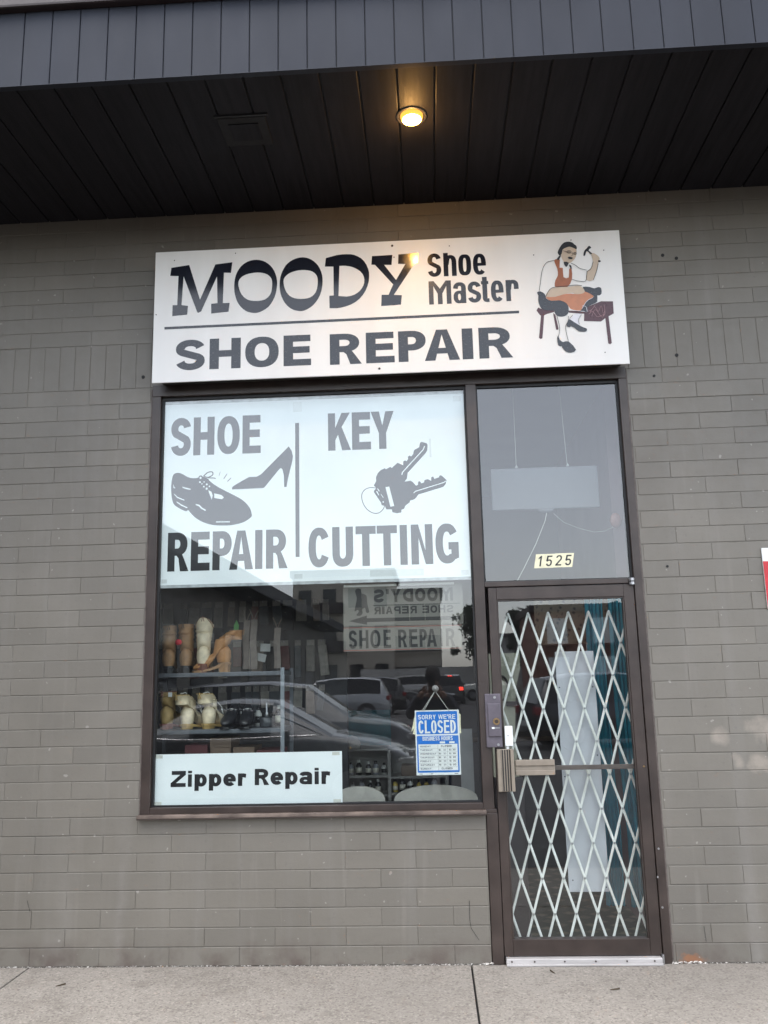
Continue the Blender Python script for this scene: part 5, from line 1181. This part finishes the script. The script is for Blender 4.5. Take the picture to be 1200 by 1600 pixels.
SUV = [(0, .66, .70, .72, 0), (.06, .78, .98, 1.04, 0), (.34, .86, 1.02, 1.58, 1), (1.0, .885, 1.03, 1.66, 1), (2.1, .89, 1.02, 1.67, 1), (2.75, .89, 1.01, 1.60, 1), (3.5, .88, 1.0, 1.06, 0), (4.15, .85, .94, .98, 0), (4.45, .76, .80, .83, 0), (4.58, .62, .60, .61, 0)]
def car(loc, rz, sts, pname, c, label, brake=False, trim=False, group='cars parked across the lot'):
    e = empty('parked_car', loc, label, 'car', group, rz); P_ = paint(pname, c)
    half = []
    for x, hw, zb, zr, cab in sts:
        rw = hw*.74 if cab else hw*.90
        half.append([(x, hw*.88, .20), (x, hw*.98, .34), (x, hw, zb*.62), (x, hw*.985, zb-.03), (x, hw*.955, zb), (x, rw, zr-.05 if cab else zb+(zr-zb)*.5), (x, rw*.80, zr-.008), (x, 0, zr+.006)])
    body, win = MB(), MB()
    full = [h + [(p[0], -p[1], p[2]) for p in h[-2::-1]] for h in half]; n = len(full[0])
    for i in range(len(full)-1):
        ca, cb = sts[i][4], sts[i+1][4]
        for j in range(n-1):
            jj = j if j < 7 else n-2-j
            fc = [full[i][j], full[i][j+1], full[i+1][j+1], full[i+1][j]]
            glass = (jj == 4 and ca and cb) or (jj >= 5 and ca != cb)
            (win if glass else body).add(fc, [(0, 1, 2, 3)])
    for k_ in (0, -1): body.add(full[k_], [tuple(range(n))])
    body.add([p for h in full for p in (h[0], h[-1])], [(2*i, 2*i+1, 2*i+3, 2*i+2) for i in range(len(full)-1)])
    bm = bmesh.new()
    b_ = body.build('body', P_, e, auto=35); win.build('window', M['carglass'], e)
    bm.from_mesh(b_.data); bmesh.ops.remove_doubles(bm, verts=bm.verts, dist=.001); bmesh.ops.recalc_face_normals(bm, faces=bm.faces); bm.to_mesh(b_.data); bm.free()
    L_ = sts[-1][0]
    for wx in (.88, L_-.88):
        for sy in (-1, 1):
            w = empty('wheel', (wx, sy*.80, .325)); w.parent = e
            MB().cyl((0, -.10, 0), (0, .10, 0), .325, n=24).build('tyre', M['tyre'], w)
            MB().cyl((0, sy*.101, 0), (0, sy*.108, 0), .215, .19, n=20).build('rim', M['rim'], w)
            MB().cyl((0, -.085, 0), (0, .085, 0), .375, n=24).build('arch', M['plastic'], w)
    zh = sts[-2][2]; zt = sts[1][2]
    for sy in (-1, 1):
        MB().box(L_-.26, sy*.64-.13, zh-.09, L_-.045, sy*.64+.13, zh+.0, .03).build('headlight', M['headlamp'], e)
        MB().box(-.005, sy*.66-.13, zt-.20, .16, sy*.66+.13, zt-.02, .03).build('tail_light', M['brake'] if brake else M['taillamp'], e)
        MB().box(L_*.62, sy*.93-.08, sts[5][2]-.01, L_*.62+.10, sy*.93+.08, sts[5][2]+.11, .03).build('mirror', P_, e)
    if brake: MB().box(.28, -.14, 1.56, .34, .14, 1.60).build('brake_bar', M['brake'], e)
    MB().box(L_-.10, -.62, .24, L_+.03, .62, .44, .04).build('bumper', M['plastic'], e); MB().box(-.03, -.66, .26, .10, .66, .46, .04).build('bumper', M['plastic'], e)
    MB().box(-.036, -.25, .52, -.02, .25, .64).build('licence_plate', M['white'], e)
    if trim:
        for sy in (-1, 1):
            y_ = sy*.90
            pth = open_smooth([(.75, 1.00), (1.3, 1.24), (1.9, 1.33), (2.6, 1.27), (3.35, .985)], 5) ; lowp = open_smooth([(3.35, .985), (2.6, .965), (1.6, .955), (.75, 1.0)], 5)
            MB().tube([(x, sy*(.885-.30*max(0, z-.96)), z) for x, z in pth] + [(x, sy*.89, z) for x, z in lowp[1:]], .011, 6).build('window_trim', M['chrome'], e)
    return e
G = -.127
car((-4.45, -7.0, G), 0, SED, 'graphite', (0.10, 0.105, 0.11), 'graphite sedan with chrome window trim parked nearest the shop', trim=True)
car((-4.5, -9.8, G), 0, SUV, 'slate', (0.11, 0.115, 0.12), 'slate grey crossover parked behind the graphite sedan')
car((-5.1, -14.2, G), 0, SED, 'grey', (0.09, 0.095, 0.10), 'mid grey sedan parked beyond the slate crossover')
car((-1.30, -28.5, G), math.pi, SUV, 'silver', (0.52, 0.54, 0.56), 'silver estate car parked nose to the wing')
car((-.85, -34.5, G), math.pi, SUV, 'black', (0.012, 0.012, 0.013), 'black off road car parked beside the silver one')
car((-4.7, -40.5, G), 0, SED, 'black2', (0.015, 0.015, 0.017), 'black saloon parked at the far end of the row')
car((1.35, -46.0, G), R(-90), SUV, 'dark', (0.02, 0.02, 0.022), 'dark car with lit brake lamps driving out of the lot', brake=True)
car((.6, -58, G), math.pi, SUV, 'white', (0.60, 0.60, 0.58), 'white estate car parked far across the lot')
car((2.2, -54, G), R(4), SED, 'cream', (0.58, 0.60, 0.55), 'pale green white sedan far across the lot')
car((2.5, -15.5, G), R(180-12)+math.pi, SUV, 'navy', (0.02, 0.022, 0.03), 'dark blue off road car standing on the right of the lot')

# strip-mall wing on the left
wing = empty('wing_building', (-7.0, -20, -.1), 'dark shop wing with canopy along the left of the lot', 'building')
WY0, WY1 = -55.0, FAS-.05
ch(MB().box(-7.6, WY0, -.1, -7.06, WY1, SOF), 'wall', M['wall'], wing)
ch(MB().box(-7.055, WY0, SOF, -5.705, WY1, SOF+.05), 'soffit', M['soffit'], wing)
y = WY0
while y < WY1 - .6:
    ch(MB().box(-5.704, y+.01, SOF-.012, -5.684, min(y+.6, WY1)-.01, SOF+.45), 'fascia_board', M['fascia'], wing); y += .6
ch(MB().box(-12, WY0, SOF+.06, -5.71, WY1, SOF+.50), 'roof', M['gutter'], wing)
M['shopglass'] = pm('shop_glass', (0.02, 0.024, 0.028), .08, 0, .1)
for i in range(12):
    y0 = WY1 - 3.2 - i*4.1; ch(MB().box(-7.058, y0-2.6, .75, -7.02, y0, 3.2), 'window', M['shopglass'], wing)
    ch(MB().cyl((-6.4, y0-1.3, SOF-.02), (-6.4, y0-1.3, SOF-.001), .06, n=14), 'lamp', M['cream'], wing)

def block(name, loc, label, w, d, h, wallm, winm, cols, rws, winw, winh, parapet=.5, rz=0, balc=False):
    e = empty(name, loc, label, 'building', None, rz)
    MB().box(-w/2, -d/2, 0, w/2, d/2, h).build('wall', wallm, e)
    MB().box(-w/2-.25, -d/2-.25, h, w/2+.25, d/2+.25, h+parapet).build('parapet', M['gutter'], e)
    for r_ in range(rws):
        for c_ in range(cols):
            x = -w/2 + (c_+.5)*w/cols; z = 1.0 + r_*(h-.6)/rws
            f = MB().box(x-winw/2, d/2+.002, z, x+winw/2, d/2+.10, z+winh).build('window', winm, e)
            MB().box(x-winw/2-.12, d/2+.02, z-.14, x+winw/2+.12, d/2+.20, z-.01).build('sill', wallm, f)
            if balc and c_ % 3 == 1: MB().box(x-1.3, d/2+.11, z-.5, x+1.3, d/2+1.2, z+.4).build('balcony', M['gutter'], f)
    return e
M['stucco'] = pm('beige_stucco', (0.56, 0.51, 0.43), .85, 0, .08, .4, 0, 1, True); M['redbrick'] = pm('red_brick', (0.22, 0.09, 0.06), .85, 0, .2, 2, 0, 1, True); M['pale'] = pm('pale_render', (0.62, 0.61, 0.58), .85, 0, .06, .4, 0, 1, True)
block('apartment_block', (-7.0, -72, -.1), 'tall beige apartment block with dark windows behind the lot', 8.6, 10, 10.2, M['stucco'], M['shopglass'], 4, 3, 1.1, 1.7, .6, 0, True)
block('apartment_block', (-.75, -74, -.1), 'lower beige apartment block right of the tall one', 3.9, 10, 8.6, M['stucco'], M['shopglass'], 3, 3, 1.2, 1.4, .5)
block('low_building', (6.2, -66, -.1), 'low pale building with small windows behind the trees', 4.5, 8, 4.4, M['pale'], M['shopglass'], 3, 1, .8, 1.2, .3)
block('brick_house', (10.5, -50, -.1), 'red brick house with pale windows on the right beyond the lot', 8, 8, 5.2, M['redbrick'], M['white'], 3, 2, 1.2, 1.5, .4)
block('gabled_block', (19, -48, -.1), 'dark wide building on the far right of the lot', 9, 9, 3.6, M['gutter'], M['shopglass'], 4, 2, 1.2, 1.3, .4)
lw = MB().box(-5.2, -62.3, -.1, 3.6, -62, 2.1); tag(lw.build('retaining_wall', M['pale']), 'low pale retaining wall at the far side of the lot', 'wall')
M['leaf'] = pm('leaf', (0.022, 0.040, 0.018), .7, 0, .4, 3); M['bark'] = pm('bark', (0.07, 0.05, 0.035), .9, 0, .3, 10)
def tree(loc, H, W, label):
    e = empty('tree', loc, label, 'tree', 'trees beyond the lot'); q = MB(); q.tube([(0, 0, 0), (.1, 0, H*.4), (-.05, .1, H*.85)], [.22, .16, .05], 8)
    for i in range(7):
        a = i*2.4; z = H*(.35+.07*i); q.tube([(0, 0, z), (W*.35*math.cos(a), W*.35*math.sin(a), z+H*.10)], [.07, .02], 5)
    q.build('trunk', M['bark'], e); lf = MB()
    cl_ = [(random.gauss(0, W*.28), random.gauss(0, W*.28), H*random.uniform(.38, .98), random.uniform(.35, .8)) for _ in range(34)]
    for cx_, cy_, cz_, r_ in cl_:
        r_ *= W*.30
        for _ in range(60):
            d = Vector((random.gauss(0, 1), random.gauss(0, 1), random.gauss(0, .8))).normalized()*r_*random.uniform(.4, 1); p = Vector((cx_, cy_, cz_)) + d
            a = Vector((random.gauss(0, 1), random.gauss(0, 1), random.gauss(0, 1))).normalized()*.16; b = a.orthogonal().normalized()*.10
            lf.add([p-a, p+b, p+a, p-b], [(0, 1, 2, 3)])
    lf.build('crown', M['leaf'], e, recalc=False)
tree((4.2, -60, -.12), 6.6, 3.2, 'dark leafy tree beside the low pale building'); tree((7.2, -56, -.12), 6.0, 3.0, 'tall dark tree left of the red brick house'); tree((13.2, -44, -.12), 5.6, 3.0, 'tall dark tree in front of the dark building')

# ------------------------------------------------------------------ the photographer
M['jacket'] = pm('navy_jacket', (0.018, 0.022, 0.035), .8, 0, .2, 12, .1, 60); M['skin'] = pm('skin', (0.42, 0.24, 0.17), .55, 0, .08, 20); M['jeans'] = pm('jeans', (0.03, 0.045, 0.09), .85, 0, .2, 20); M['hair'] = pm('dark_hair', (0.018, 0.012, 0.01), .6); M['shoes'] = pm('dark_shoes', (0.02, 0.02, 0.02), .5); M['phone'] = pm('phone_body', (0.02, 0.02, 0.022), .25)
GZ = -.127
pe = empty('person', (.34, -5.62, GZ), 'person in a dark jacket and jeans holding up a phone to take the picture', 'person')
def skin_mesh(name, verts, edges, radii, mat, parent, root=0, sub=2):
    me = bpy.data.meshes.new(name); me.from_pydata(verts, edges, []); o = bpy.data.objects.new(name, me); col.objects.link(o)
    o.modifiers.new('skin', 'SKIN'); sv = me.skin_vertices[0].data
    for i, r_ in enumerate(radii):
        sv[i].radius = r_ if isinstance(r_, tuple) else (r_, r_)
    sv[root].use_root = True
    s_ = o.modifiers.new('sub', 'SUBSURF'); s_.levels = sub; s_.render_levels = sub
    dg = bpy.context.evaluated_depsgraph_get(); me2 = bpy.data.meshes.new_from_object(o.evaluated_get(dg)); me2.name = name
    for p in me2.polygons: p.use_smooth = True
    me2.materials.clear(); me2.materials.append(mat)
    bpy.data.objects.remove(o); r2 = bpy.data.objects.new(name, me2); col.objects.link(r2); r2.parent = parent
    return r2
# skeleton in local metres, facing +y
V_ = [(0, 0, .93), (0, .01, 1.12), (0, 0, 1.36), (0, .0, 1.47), (0, .03, 1.56), (0, .05, 1.68), (0, .05, 1.77),
      (-.19, 0, 1.40), (-.30, .12, 1.22), (-.12, .36, 1.52), (.19, 0, 1.40), (.29, .12, 1.22), (.09, .36, 1.52),
      (-.10, 0, .86), (-.12, .02, .48), (-.13, -.02, .09), (-.14, .13, .04), (.10, 0, .86), (.12, .02, .48), (.13, -.02, .09), (.14, .13, .04)]
E_ = [(0, 1), (1, 2), (2, 3), (3, 4), (4, 5), (5, 6), (2, 7), (7, 8), (8, 9), (2, 10), (10, 11), (11, 12), (0, 13), (13, 14), (14, 15), (15, 16), (0, 17), (17, 18), (18, 19), (19, 20)]
R_ = [(.16, .12), (.15, .115), (.17, .12), .06, .058, (.085, .10), (.075, .085), .075, .052, .036, .075, .052, .036, .095, .062, .045, .042, .095, .062, .045, .042]
bd = skin_mesh('body', V_, E_, R_, M['skin'], pe)
# clothing follows the same skeleton a little larger
cl_b = skin_mesh('jacket', V_[0:4] + V_[7:9] + [(-.145, .325, 1.478)] + V_[10:12] + [(.115, .325, 1.478)], [(0, 1), (1, 2), (2, 3), (2, 4), (4, 5), (5, 6), (2, 7), (7, 8), (8, 9)], [(.185, .14), (.175, .135), (.195, .14), .075, .092, .068, .050, .092, .068, .050], M['jacket'], pe)
tr_b = skin_mesh('trousers', [V_[0], V_[13], V_[14], (-.13, -.02, .10), V_[17], V_[18], (.13, -.02, .10)], [(0, 1), (1, 2), (2, 3), (0, 4), (4, 5), (5, 6)], [(.17, .13), .112, .078, .064, .112, .078, .064], M['jeans'], pe)
for sx in (-1, 1): skin_mesh('shoe', [(sx*.13, -.05, .055), (sx*.135, .06, .05), (sx*.145, .17, .035)], [(0, 1), (1, 2)], [(.055, .052), (.052, .048), (.040, .030)], M['shoes'], pe)
hr = MB(); hr.lathe([(.004, .13), (.05, .125), (.088, .09), (.102, .03), (.098, -.03), (.085, -.06)], (0, .035, 1.70), 18, .92, 1.06); hr.build('hair', M['hair'], pe, smooth=True)
for sx in (-1, 1):
    hp = (-.105, .385, 1.545) if sx < 0 else (.075, .385, 1.545)
    vs = [(hp[0], hp[1]-.02, hp[2]-.02), (hp[0]*.97-.01, hp[1]+.015, hp[2]+.015)]; es = [(0, 1)]; rs_ = [(.034, .022), (.036, .020)]
    for f in range(4):
        b0 = len(vs); zz = hp[2] + .035 - f*.021; x_in = hp[0] - sx*(.010)
        vs += [(hp[0]+sx*.004, hp[1]+.030, zz), (x_in - sx*.006, hp[1]+.056, zz+.004), (x_in - sx*.032, hp[1]+.058-.012*(f == 3), zz+.006)]
        es += [(1, b0), (b0, b0+1), (b0+1, b0+2)]; rs_ += [.0095, .0088, .0078]
    b0 = len(vs); vs += [(hp[0]-sx*.008, hp[1]-.005, hp[2]-.012), (hp[0]-sx*.040, hp[1]+.010, hp[2]-.006)]; es += [(0, b0), (b0, b0+1)]; rs_ += [.011, .009]
    skin_mesh('hand', vs, es, rs_, M['skin'], pe, 0, 1)
ph = empty('phone', (.326, -5.19, 1.54), 'dark phone held up in both hands by the photographer', 'phone')
MB().box(-.038, -.005, -.085, .038, .005, .075, .004).build('case', M['phone'], ph); MB().box(-.034, -.0062, -.080, .034, -.0052, .070).build('screen', M['carglass'], ph)
MB().cyl((0, .0052, .052), (0, .0075, .052), .008, n=12).build('lens', M['carglass'], ph)
